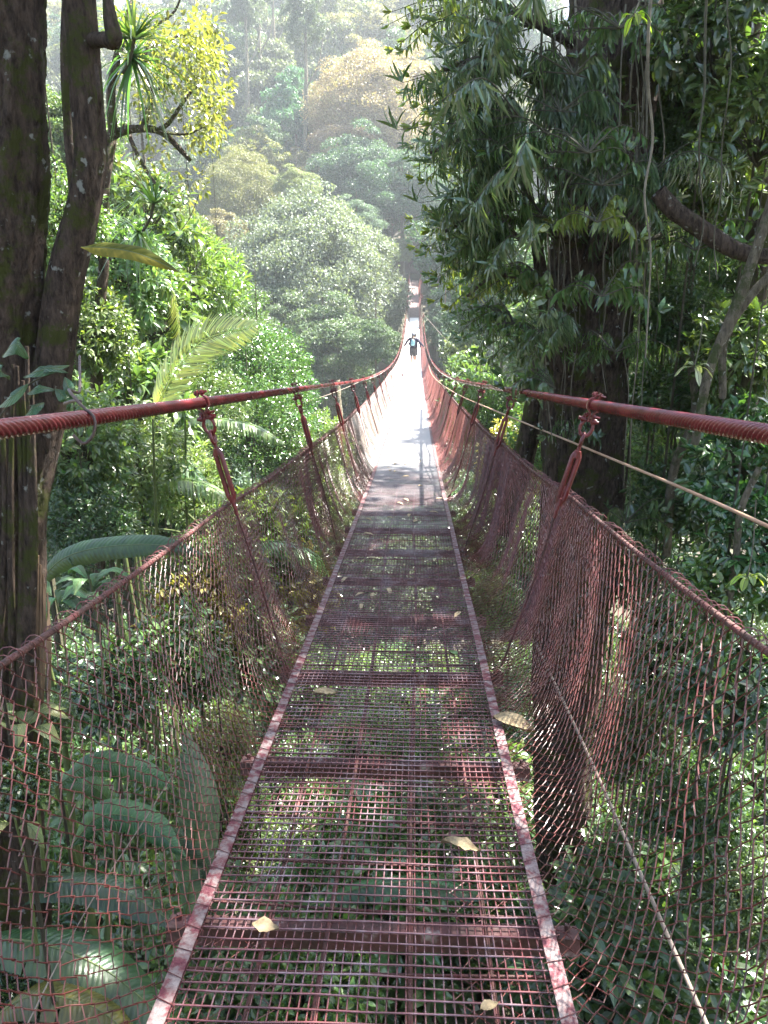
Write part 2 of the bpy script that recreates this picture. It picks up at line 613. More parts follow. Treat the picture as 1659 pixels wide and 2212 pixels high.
gx, gy = np.meshgrid(np.concatenate([np.linspace(-260, -30, 24)[:-1], np.linspace(-30, 30, 61), np.linspace(30, 260, 24)[1:]]),
                     np.concatenate([np.linspace(-60, 0, 12)[:-1], np.linspace(0, 60, 61), np.linspace(60, 420, 91)[1:]]))
gz = ground_z(gx, gy)
gv = np.stack([gx, gy, gz], -1).reshape(-1, 3)
ny_, nx_ = gx.shape
ii = (np.arange(ny_ - 1)[:, None] * nx_ + np.arange(nx_ - 1)[None]).ravel()
g = MB().add(gv, np.stack([ii, ii + 1, ii + 1 + nx_, ii + nx_], 1))
ground = g.build("ground", M['soil'], smooth=True)
tag(ground, kind="structure")

# ------------------------------------------------------------------ bridge shape
BL = 112.0


def D(y):
    y = np.asarray(y, float)
    return -1.5 - 0.128 * y + 0.0012 * y * y


def hcab(y):
    return interp(y, [-6, 0, 6.4, 15, 24.6, 45, 60, 80, 100, 114], [1.37, 1.37, 1.37, 1.25, 1.08, 0.72, 0.6, 0.72, 1.15, 1.6])


def xcab(y, s):
    return s * interp(y, [-6, 0, 6, 25, 45, 80, 114], [1.0, 0.96, 0.93, 0.9, 0.86, 0.86, 0.8]) + np.where(s > 0, 0.0, 0.04)


def cable_pt(y, s):
    y = np.asarray(y, float)
    return np.stack([xcab(y, s), y, D(y) + hcab(y)], -1)


def rope_pt(y, s):
    y = np.asarray(y, float)
    ph = np.clip(np.abs(np.sin((y - 3.6) / 2.8 * math.pi)), 0, 1)          # sags between hangers
    h0 = 0.92 if s > 0 else 0.86
    h = np.minimum(h0, hcab(y) - 0.16) - 0.035 * ph
    xx = interp(y, [-6, 0, 6, 25, 45, 114], [0.92, 0.90, 0.86, 0.8, 0.74, 0.7])
    if s < 0:
        xx = xx - 0.06 * np.clip(1 - y / 20, 0, 1)
    return np.stack([s * (xx + 0.02 * ph), y, D(y) + h], -1)


bridge = thing("suspension_bridge", "long red cable suspension footbridge with a wire mesh deck sagging across the valley", "bridge", (0, 0, 0))

# main cables: six laid strands near the camera
LAY = 0.165
for s in (1, -1):
    mb = MB()
    y0_ = np.arange(0.3, 3.8, 0.0022)
    y1 = np.arange(3.8, 7.0, 0.004)
    y2 = np.arange(7.0, 16, 0.014)
    y3 = np.arange(16, BL + 3, 0.8)
    for yy, sd, amp in ((np.arange(-1.5, 0.35, 0.02), 12, 0), (np.append(y0_, 3.8), 42, 0.40), (np.append(y1, 7.0), 30, 0.38), (np.append(y2, 16), 18, 0.15), (y3, 8, 0)):
        P = cable_pt(yy, s)
        T = unit(np.gradient(P, axis=0))
        A = unit(np.cross(T, [0, 0, 1.0]))
        B = np.cross(T, A)
        a = np.arange(sd) / sd * 2 * math.pi
        ph = (a[None] * 1.0 + s * yy[:, None] / LAY * 2 * math.pi) * 3
        r = 0.026 * (1 - amp + amp * np.abs(np.cos(ph)) ** 0.9)
        V = P[:, None] + r[..., None] * (np.cos(a)[None, :, None] * A[:, None] + np.sin(a)[None, :, None] * B[:, None])
        k = len(yy)
        idx = np.arange(k * sd).reshape(k, sd)
        F = np.stack([idx[:-1], idx[1:], np.roll(idx[1:], -1, 1), np.roll(idx[:-1], -1, 1)], -1).reshape(-1, 4)
        mb.add(V.reshape(-1, 3), F)
    mb.build("main_cable", M['red_cable'], bridge, smooth=True)

# net ropes
for s in (1, -1):
    mb = MB()
    yy = np.concatenate([np.arange(-0.5, 10, 0.006)])
    P = rope_pt(yy, s)
    T = unit(np.gradient(P, axis=0))
    A = unit(np.cross(T, [0, 0, 1.0]))
    B = np.cross(T, A)
    a = np.arange(14) / 14 * 2 * math.pi
    ph = (a[None] + yy[:, None] / 0.045 * 2 * math.pi) * 3
    r = 0.0095 * (0.86 + 0.14 * np.abs(np.cos(ph)))
    V = P[:, None] + r[..., None] * (np.cos(a)[None, :, None] * A[:, None] + np.sin(a)[None, :, None] * B[:, None])
    idx = np.arange(len(yy) * 14).reshape(len(yy), 14)
    mb.add(V.reshape(-1, 3), np.stack([idx[:-1], idx[1:], np.roll(idx[1:], -1, 1), np.roll(idx[:-1], -1, 1)], -1).reshape(-1, 4))
    mb.tubes(rope_pt(np.arange(10, BL, 0.35), s), 0.011, 6)
    mb.build("net_rope", M['rebar'], bridge, smooth=True)


# chain-link nets
def hashn(v, k):
    return np.sin(v * 1.7 * k + 1.3) * 0.5 + np.sin(v * 3.1 * k + 0.4) * 0.3 + np.sin(v * 7.3 * k + 2.2) * 0.2


def net_point(y, t, s, bulge_out, bulge_dn):
    """y along, t 0 at the rope, 1 at the deck edge"""
    # the net is gathered beside each hanger and hangs in folds
    ph = (y - 3.6) / 2.8 * 2 * math.pi
    y2 = y - 0.11 * np.sin(ph) * (1 - 0.6 * t) + 0.05 * hashn(y, 2.2) * np.sin(math.pi * t)
    top = rope_pt(y2, s)
    bot = np.stack([np.full_like(y2, s * 0.487), y2, D(y2) - 0.004], -1)
    tt = t[..., None]
    P = top + (bot - top) * tt
    sn = np.sin(math.pi * np.clip(t, 0, 1)).clip(0, 1)
    fold = 0.022 * np.sin(y * 5.1 + 1.5 * np.sin(y * 1.3)) * sn + 0.008 * np.sin(y * 13 + 4 * t) * sn
    w = sn * (0.35 + 0.65 * t)
    P[..., 0] += s * (bulge_out * w + fold)
    P[..., 2] -= bulge_dn * w + 0.02 * np.sin(y * 2.3) * w
    return P


def net_wires(y0, y1, s, p, h, r, bo, bd, jit=0.0035, t0=0.0, t1=1.0, arc=1.08):
    ny = int((y1 - y0) / p)
    nr = max(3, int(arc * (t1 - t0) / h))
    i = np.arange(ny)[:, None]
    k = np.arange(nr + 1)[None]
    # each bend is drawn by two points so the wires hook over each other
    y = y0 + i * p + ((-1.0) ** (k + i)) * p * 0.56
    t = t0 + (t1 - t0) * k / nr + 0 * i
    y = y + rng.normal(size=y.shape) * jit
    t = np.clip(t + rng.normal(size=t.shape) * jit * 1.0, t0 - 0.01, t1)
    P = net_point(y, t, s, bo, bd)
    P[..., 0] += ((-1.0) ** (k + i)) * 0.0016
    return P


for s in (1, -1):
    mb = MB()
    bo, bd = (0.10, 0.26) if s > 0 else (0.05, 0.13)
    P = net_wires(0.25, 9.0, s, 0.0235, 0.031, 0.0016, bo, bd)
    mb.tubes(P, 0.0020, 4, caps=False)
    P = net_wires(9.0, 11.0, s, 0.0235, 0.034, 0.0016, bo * 0.7, bd * 0.6)
    mb.tubes(P, 0.0018, 3, caps=False)
    # loose end loops curling over the rope
    yl = np.arange(0.5, 12, 0.03)
    yl = yl[rng.random(len(yl)) < 0.75]
    a = np.linspace(-0.6, math.pi * 1.35, 9)
    rp = rope_pt(yl, s)
    rr = 0.014 + 0.016 * rng.random((len(yl), 1))
    loop = np.stack([rp[:, 0:1] + s * (np.cos(a)[None] * rr), rp[:, 1:2] + np.linspace(-0.012, 0.016, 9)[None] + 0 * rr,
                     rp[:, 2:3] + np.sin(a)[None] * rr * 1.2], -1)
    mb.tubes(loop, 0.0016, 4, caps=False)
    mb.build("side_net", M['wire'], bridge)
    mb = MB()
    P = net_wires(11.0, 26.0, s, 0.0235, 0.034, 0.0016, bo * 0.7, bd * 0.6)
    mb.tubes(P, 0.0018, 3, caps=False)
    P = net_wires(26.0, 60.0, s, 0.04, 0.055, 0.003, 0.04, 0.08, 0.006)
    mb.tubes(P, 0.0034, 3, caps=False)
    P = net_wires(60.0, 111.0, s, 0.08, 0.09, 0.005, 0.03, 0.05, 0.006)
    mb.tubes(P, 0.0060, 3, caps=False)
    mb.build("far_net", M['wire_sunlit'] if s < 0 else M['wire_red'], bridge)  # far stretch: sun on the left, shade on the right, put into the colour
    # second, overlapping lengths of the same net
    for (a0, a1, off) in (((2.9, 4.1, 0.03), (5.4, 7.6, 0.03), (10.5, 12.0, 0.03)) if s > 0 else ((3.35, 3.9, 0.03), (6.1, 6.8, 0.03), (9.6, 10.6, 0.02))):
        mb = MB()
        P = net_wires(a0, a1, s, 0.0215, 0.030, 0.0016, bo + off, bd + off * 0.6)
        mb.tubes(P, 0.00165, 4, caps=False)
        mb.build("net_overlap", M['wire'], bridge)

# deck mesh
mb = MB()
xs = np.arange(-0.464, 0.466, 0.0235)
yy = np.concatenate([np.arange(0.3, 12, 0.12), np.arange(12, 23.2, 0.4)])
X = xs[:, None] + rng.normal(size=(len(xs), len(yy))) * 0.0009 + 0.002 * np.sin(yy[None] * 2.1)
P = np.stack([X, np.broadcast_to(yy, X.shape), D(yy)[None] - 0.0052 + 0.002 * np.sin(X * 9 + yy[None] * 1.3)], -1)
mb.tubes(P, 0.0025, 4, caps=False)
yt = np.arange(0.3, 23.1, 0.038)
yt = yt + rng.normal(size=yt.shape) * 0.0016
xx = np.linspace(-0.475, 0.475, 9)
Yt = yt[:, None] + rng.normal(size=(len(yt), 1)) * 0.003 * np.linspace(-1, 1, 9)[None] + rng.normal(size=(len(yt), 9)) * 0.0014
P = np.stack([np.broadcast_to(xx, Yt.shape), Yt, D(Yt) + 0.002 * np.sin(xx * 9 + Yt * 1.3) + 0.001], -1)
mb.tubes(P, 0.0028, 5, caps=False)
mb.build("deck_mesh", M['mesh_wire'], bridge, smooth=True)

# reinforcing bars below the mesh
mb = MB()
for x0 in (-0.30, -0.115, 0.12, 0.31):
    yy = np.arange(0.2, 24, 0.25)
    P = np.stack([x0 + 0.012 * np.sin(yy * 1.1 + x0 * 20), yy, D(yy) - 0.026 + 0.005 * np.sin(yy * 3)], -1)
    mb.tubes(P, 0.0075 if abs(x0) < 0.2 else 0.0055, 6)
yy = np.arange(0.35, 24, 0.235)
for y0 in yy:
    y0 += rng.normal() * 0.015
    tw = rng.normal() * 0.012
    xq = np.linspace(-0.48, 0.48, 7)
    P = np.stack([xq, y0 + tw * xq * 2, D(y0) - 0.016 - 0.003 * np.cos(xq * 5) + 0 * xq], -1)
    mb.tubes(P, 0.0040, 6)
mb.build("reinforcing_bars", M['rebar'], bridge, smooth=True)

# net carried on under the deck
mb = MB()
i = np.arange(int(11 / 0.05))[:, None]
k = np.arange(20)[None]
y = 0.3 + i * 0.05 + ((-1.0) ** (k + i)) * 0.028 + rng.normal(size=(len(i), 20)) * 0.006
x = -0.49 + k * 0.98 / 19 + 0 * y + rng.normal(size=y.shape) * 0.004
mb.tubes(np.stack([x, y, D(y) - 0.05 - 0.03 * np.cos(x * 3.1) + 0.01 * np.sin(y * 7)], -1)[:, :6], 0.0015, 3, caps=False)
mb.build("under_net", M['wire'], bridge)
mb = MB()
mb.tubes(np.stack([x, y, D(y) - 0.05 - 0.03 * np.cos(x * 3.1) + 0.01 * np.sin(y * 7)], -1)[:, 14:], 0.0015, 3, caps=False)
mb.build("under_net", M['wire'], bridge)

# edge angles
for s in (1, -1):
    mb = MB()
    yy = np.arange(0.2, BL, 0.5)
    for a0, a1, zo0, zo1 in ((0.462, 0.502, 0.0075, 0.0115), (0.498, 0.502, -0.035, 0.0075)):
        V = []
        for x, z in ((a0, zo0), (a1, zo0), (a1, zo1), (a0, zo1)):
            V.append(np.stack([np.full_like(yy, s * x) + 0.002 * np.sin(yy * 1.9), yy, D(yy) + z], -1))
        V = np.stack(V, 1)
        idx = np.arange(len(yy) * 4).reshape(-1, 4)
        F = np.stack([idx[:-1], idx[1:], np.roll(idx[1:], -1, 1), np.roll(idx[:-1], -1, 1)], -1).reshape(-1, 4)
        mb.add(V.reshape(-1, 3), F if s < 0 else F[:, ::-1])
    mb.build("edge_angle", M['edge'], bridge)
    # lashing wire wound over the angle
    mb = MB()
    yl = np.arange(0.3, 22, 0.021)
    kk = np.arange(len(yl)) % 4
    xo = np.array([0.452, 0.511, 0.511, 0.452])[kk]
    zo = np.array([0.013, 0.015, -0.02, -0.012])[kk]
    P = np.stack([s * xo, yl + rng.normal(size=yl.shape) * 0.003, D(yl) + zo], -1)
    mb.tubes(P, 0.0016, 4)
    mb.build("lashing_wire", M['wire'], bridge)

# cross beams (angle section)
beam0 = None
BSP = 0.9333
for q in range(0, 92):
    yb = 3.6 + (q - 2) * BSP
    if yb > 86:
        break
    if beam0 is None:
        mb = MB()
        mb.box((0, 0, 0), (1.16, 0.055, 0.005))
        mb.box((0, -0.025, -0.0275), (1.16, 0.005, 0.05))
        for sx in (-1, 1):
            mb.tubes(np.array([[sx * 0.55, 0.006, -0.02], [sx * 0.55, 0.006, 0.022]]), 0.008, 6)
        beam0 = mb.build("cross_beam", M['beam'], bridge)
        b = beam0
    else:
        b = beam0.copy()
        COL.objects.link(b)
        b.parent = bridge
    b.location = (0, yb, float(D(yb)) - 0.041)
    b.rotation_euler = (math.atan(-0.128 + 0.0024 * yb), 0, random.uniform(-0.012, 0.012))


# hangers
def frame_for(d):
    d = unit(d)
    a = unit(np.cross(d, [0, 1.0, 0]))      # roughly sideways
    b = np.cross(a, d)                      # roughly along the bridge
    return a, b, d


def ring(c, u, v, ru, rv, n=14, a0=0, a1=2 * math.pi):
    t = np.linspace(a0, a1, n)
    return c + np.cos(t)[:, None] * u * ru + np.sin(t)[:, None] * v * rv


def hanger(yh, s):
    T = cable_pt(yh, s)
    Bm = np.array([s * 0.555, yh, float(D(yh)) - 0.04])
    d = Bm - T
    Lh = np.linalg.norm(d)
    a, b, d = frame_for(d)
    yaw = random.uniform(-0.5, 0.5)
    ca, sa = math.cos(yaw), math.sin(yaw)
    a2, b2 = a * ca + b * sa, b * ca - a * sa
    near = yh < 14
    sd = 8 if near else 5
    short = min(1.0, Lh / 1.3)
    rod = MB()
    tb0, tb1 = 0.225 * short, 0.50 * short
    rod.tubes(np.stack([T + d * (tb1 - 0.02), T + d * (tb1 + 0.07)]), 0.009, sd)
    lo_ = smooth_path([T + d * (tb1 + 0.05), T + d * (tb1 + 0.35) + a * 0.01, Bm], 12)
    lowr = MB().tubes(lo_, 0.0055, sd)
    rod.tubes(np.stack([T + d * (tb0 - 0.06), T + d * (tb0 + 0.02)]), 0.009, sd)
    lowr.tubes(ring(Bm, a, d, 0.022, 0.03, 10), 0.007, 5)
    h = rod.build("hanger", M['red'], bridge, smooth=near)
    lowr.build("lower_rod", M['rebar'], h, smooth=near)
    # clamp: two curved straps round the cable, bolted above and below
    mb = MB()
    for k in (-1, 1):
        off = b * 0.0
        path = [T - d * 0.060 + a * k * 0.009, T - d * 0.034 + a * k * 0.010, T - d * 0.02 + a * k * 0.0285,
                T + d * 0.0 + a * k * 0.031, T + d * 0.02 + a * k * 0.0285, T + d * 0.036 + a * k * 0.010, T + d * 0.082 + a * k * 0.008]
        p = smooth_path(path, 16 if near else 8)
        n = len(p)
        tt = unit(np.gradient(p, axis=0))
        nn = unit(np.cross(tt, b))
        wv = 0.013
        V = np.stack([p + b * wv - nn * 0.003, p - b * wv - nn * 0.003, p - b * wv + nn * 0.003, p + b * wv + nn * 0.003], 1)
        idx = np.arange(n * 4).reshape(n, 4)
        mb.add(V.reshape(-1, 3), np.stack([idx[:-1], idx[1:], np.roll(idx[1:], -1, 1), np.roll(idx[:-1], -1, 1)], -1).reshape(-1, 4))
        mb.add(V[0], [(0, 1, 2, 3)])
        mb.add(V[-1], [(3, 2, 1, 0)])
    for t, ln in ((-0.047, 0.038), (0.052, 0.045)):
        mb.tubes(np.stack([T + d * t - a * ln * 0.7, T + d * t + a * ln]), 0.006, 6)
        mb.tubes(np.stack([T + d * t - a * 0.022, T + d * t - a * 0.014]), 0.013, 6)
        mb.tubes(np.stack([T + d * t + a * 0.013, T + d * t + a * 0.022]), 0.012, 6)
    mb.build("clamp", M['red'], h)
    # shackle with its pin
    mb = MB()
    c = T + d * 0.112 * short
    mb.tubes(ring(c, a2, d, 0.028, 0.040, 16 if near else 9, -math.pi * 0.33, math.pi * 1.33), 0.0085, sd)
    pin = T + d * 0.074
    mb.tubes(np.stack([pin - a2 * 0.05, pin + a2 * 0.045]), 0.0085, sd)
    mb.tubes(np.stack([pin - a2 * 0.036, pin - a2 * 0.018]), 0.015, sd)
    mb.tubes(np.stack([pin + a2 * 0.018, pin + a2 * 0.034]), 0.015, sd)
    mb.build("shackle", M['red'], h, smooth=near)
    # turnbuckle with its upper eye
    mb = MB()
    c = T + d * (0.172 * short)
    mb.tubes(ring(c, b2, d, 0.019, 0.032, 14 if near else 8), 0.0085, sd)
    for k in (-1, 1):
        p = np.stack([T + d * (tb0 + 0.01) + a2 * k * 0.006, T + d * (tb0 + 0.03) + a2 * k * 0.0145, T + d * (tb1 - 0.03) + a2 * k * 0.0145, T + d * (tb1 - 0.01) + a2 * k * 0.006])
        mb.tubes(p, 0.0125, sd)
    for t in (tb0, tb1 - 0.03):
        mb.tubes(np.stack([T + d * t, T + d * (t + 0.035)]), 0.0165, sd)
    mb.build("turnbuckle", M['red'], h, smooth=near)


for q in range(0, 39):
    for s in (1, -1):
        hanger(3.6 + q * 2.8, s)

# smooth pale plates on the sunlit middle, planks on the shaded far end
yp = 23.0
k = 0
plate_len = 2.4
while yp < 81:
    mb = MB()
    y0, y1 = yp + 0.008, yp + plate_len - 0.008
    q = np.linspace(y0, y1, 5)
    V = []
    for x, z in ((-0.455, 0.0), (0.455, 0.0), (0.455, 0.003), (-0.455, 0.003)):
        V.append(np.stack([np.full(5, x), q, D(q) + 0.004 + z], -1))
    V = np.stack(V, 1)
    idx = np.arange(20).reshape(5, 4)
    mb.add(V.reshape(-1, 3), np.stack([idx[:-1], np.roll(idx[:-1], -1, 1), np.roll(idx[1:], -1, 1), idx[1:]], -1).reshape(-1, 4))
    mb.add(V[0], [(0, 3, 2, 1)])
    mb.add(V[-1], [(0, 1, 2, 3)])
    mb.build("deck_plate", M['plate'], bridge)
    yp += plate_len
mb = MB()
y = 81.0
while y < BL + 2:
    w = 0.2
    sl = math.atan(-0.128 + 0.0024 * y)
    rot = np.array(Matrix.Rotation(sl, 3, 'X'))
    mb.box((random.uniform(-0.01, 0.01), y + w / 2, float(D(y + w / 2)) + random.uniform(-0.006, 0.006)), (0.94, w - 0.04, 0.03), rot)
    y += w
mb.build("plank_deck", M['plank'], bridge)

# far portal: posts and crossbar
for s in (1, -1):
    mb = MB()
    mb.tubes(np.array([[s * 0.84, BL + 2.6, -4.5], [s * 0.84, BL + 2.6, 2.2]]), 0.09, 8)
    mb.build("tower_post", M['iron'], bridge)

# ------------------------------------------------------------------ shelter at the far landing
sh = thing("shelter", "small dark open shelter with a low brown roof at the far end of the bridge", "shelter", (0, BL + 5, float(ground_z(0, BL + 5))))
z0 = -1.2
mb = MB()
for x in (-1.5, 1.5):
    for y in (-1.2, 2.0):
        mb = MB()
        mb.tubes(np.array([[x, y, -1.5], [x, y, 5.0]]), 0.08, 6)
        mb.build("post", M['twig'], sh)
mb = MB()
for sx in (-1, 1):
    c = np.array([sx * 1.05, 0.4, 5.25])
    rot = np.array(Matrix.Rotation(sx * 0.32, 3, 'Y'))
    mb.box(c, (2.35, 4.4, 0.12), rot)
mb.build("roof", M['plank'], sh)
mb = MB()
mb.box((0, 2.2, 1.8), (3.2, 0.1, 5.6))
mb.build("back_wall", M['iron'], sh)

# ------------------------------------------------------------------ guy wires and rods
mb = MB()
mb.tube([at(1750, 1180, 2.6), at(1659, 1137, 2.9), at(1300, 982, 5.0), at(1100, 900, 8.0), at(985, 850, 13), at(935, 812, 20), at(926, 790, 26)], 0.0085, 8, 60)
tag(mb.build("tension_wire", M['rod'], smooth=True), "tan painted wire rising to the right just below the right main cable", "wire")
mb = MB()
mb.tube([at(1160, 1395, 4.6), at(1275, 1640, 3.6), at(1400, 1925, 2.7), at(1560, 2290, 2.0)], [0.008, 0.0085, 0.009, 0.0095], 8, 40)
tag(mb.build("guy_rope", M['guy'], smooth=True), "thick weathered pale rope slanting down behind the right net", "rope")
mb = MB()
mb.tube([at(385, 1655, 4.2), at(300, 1790, 3.6), at(190, 1960, 3.1), at(30, 2270, 2.5)], 0.004, 6, 30)
tag(mb.build("guy_rope", M['guy'], smooth=True), "thin grey rope slanting down behind the left net", "rope")
mb = MB()
mb.tube([at(915, 680, 62), at(1010, 780, 42), at(1110, 850, 30)], 0.012, 5, 30)
tag(mb.build("guy_wire", M['guy']), "thin dark stay wire running out right of the walkers", "wire")
mb = MB()
mb.tube([at(500, 905, 16), at(660, 868, 22), at(850, 790, 40)], 0.011, 5, 30)
tag(mb.build("guy_wire", M['guy']), "thin pale stay wire just under the left main cable", "wire")
# hook on the left cable
mb = MB()
hk = cable_pt(2.30, -1)
w = at(172, 770, 2.9)
mb.tube([w, at(172, 845, 2.6), hk + [-0.03, 0.02, 0.06], hk + [0.0, 0.0, 0.036], hk + [0.036, -0.01, 0.005], hk + [0.03, -0.02, -0.05], hk + [0.0, -0.02, -0.075], hk + [-0.035, -0.01, -0.05]], 0.005, 8, 50)
mb.tube([at(140, 872, 2.6), at(158, 866, 2.5), hk + [-0.01, 0.01, 0.05]], 0.006, 6, 12)
tag(mb.build("iron_hook", M['iron'], smooth=True), "dark bent iron hook looped over the left main cable beside the trunk", "hook")

# ------------------------------------------------------------------ fallen leaves on the deck
DL = [(-0.30, 3.22, 0.12, 'small pale oval fallen leaf near the left edge of the deck'),
      (0.27, 2.05, 0.13, 'long curled tan dead leaf lying right of the middle of the near deck'),
      (-0.285, 1.66, 0.075, 'small crumpled tan dead leaf near the bottom left of the deck'),
      (0.02, 3.5, 0.05, 'tiny curled dead leaf in the middle of the deck'),
      (0.33, 3.78, 0.07, 'small green fallen leaf on the deck beside the right edge'),
      (0.55, 2.93, 0.19, 'large folded brown leaf caught outside the right edge of the deck'),
      (0.30, 1.42, 0.05, 'small grey green leaf under the mesh near the bottom')]
for k, (x, y, ln, lab) in enumerate(DL):
    mb = MB()
    a = random.uniform(0, 6.28)
    if k == 1:
        a = R(-12)
    if k == 5:
        a = R(-25)
    n = 9
    t = np.linspace(0, 1, n)
    wd = ln * (0.17 if k == 1 else 0.26) * np.sin(math.pi * t ** 0.8) + 0.001
    wd *= 1 + 0.25 * rng.normal(size=n) * (k in (1, 2))
    ax = np.array([math.cos(a), math.sin(a), 0])
    sdv = np.array([-math.sin(a), math.cos(a), 0])
    c = np.array([x, y, float(D(y)) + 0.013])
    V = []
    for i in range(n):
        for j in (-1, -.5, 0, .5, 1):
            V.append(c + ax * (t[i] - 0.5) * ln + sdv * wd[i] * j + np.array([0, 0, 0.10 * ln * j * j + 0.06 * ln * math.sin(5 * t[i]) + 0.02 * ln * rng.normal()]))
    F = [(i * 5 + j, (i + 1) * 5 + j, (i + 1) * 5 + j + 1, i * 5 + j + 1) for i in range(n - 1) for j in range(4)]
    mb.add(V, F)
    o = mb.build("fallen_leaf", M['leaf'] if k == 4 else M['dead'], smooth=True, color=(0.08, 0.16, 0.03))
    tag(o, lab, "leaf", "fallen leaves on the deck")
for k in range(26):
    y = 4.2 + 8.5 * random.random()
    x = random.uniform(-0.44, 0.44)
    mb = MB()
    ln = random.uniform(0.07, 0.13)
    add_leaves(mb, np.array([[x, y, float(D(y)) + 0.014]]), rvec(1) * [1, 1, 0.1], np.array([[0, 0, 1.0]]), ln, ln * 0.45, 'oval')
    tag(mb.build("fallen_leaf", M['dead']), "small pale dead leaf scattered on the middle stretch of the deck", "leaf", "fallen leaves on the deck")


# ------------------------------------------------------------------ people on the bridge
def skin(name, V, E, rad, mat, parent, sub=1):
    me = bpy.data.meshes.new(name)
    me.from_pydata([tuple(v) for v in V], E, [])
    o = bpy.data.objects.new(name, me)
    COL.objects.link(o)
    o.parent = parent
    me.materials.append(mat)
    sk = o.modifiers.new("skin", 'SKIN')
    sk.use_smooth_shade = True
    for i, sv in enumerate(me.skin_vertices[0].data):
        rr = rad[i]
        sv.radius = (rr, rr) if np.isscalar(rr) else rr
        sv.use_root = i == 0
    ss = o.modifiers.new("sub", 'SUBSURF')
    ss.levels = ss.render_levels = sub
    return o


SKIN = simple_mat("skin", (0.30, 0.17, 0.12), 0.6)
NAVY = simple_mat("navy_cloth", (0.018, 0.02, 0.045), 0.85)
GREYC = simple_mat("charcoal_cloth", (0.05, 0.048, 0.055), 0.85)
CAPC = simple_mat("grey_cap", (0.12, 0.12, 0.15), 0.8)
CYAN = simple_mat("cyan_cloth", (0.22, 0.42, 0.47), 0.7)
HAIR = simple_mat("dark_hair", (0.02, 0.015, 0.012), 0.6)
SHOE = simple_mat("dark_shoe", (0.06, 0.05, 0.05), 0.7)


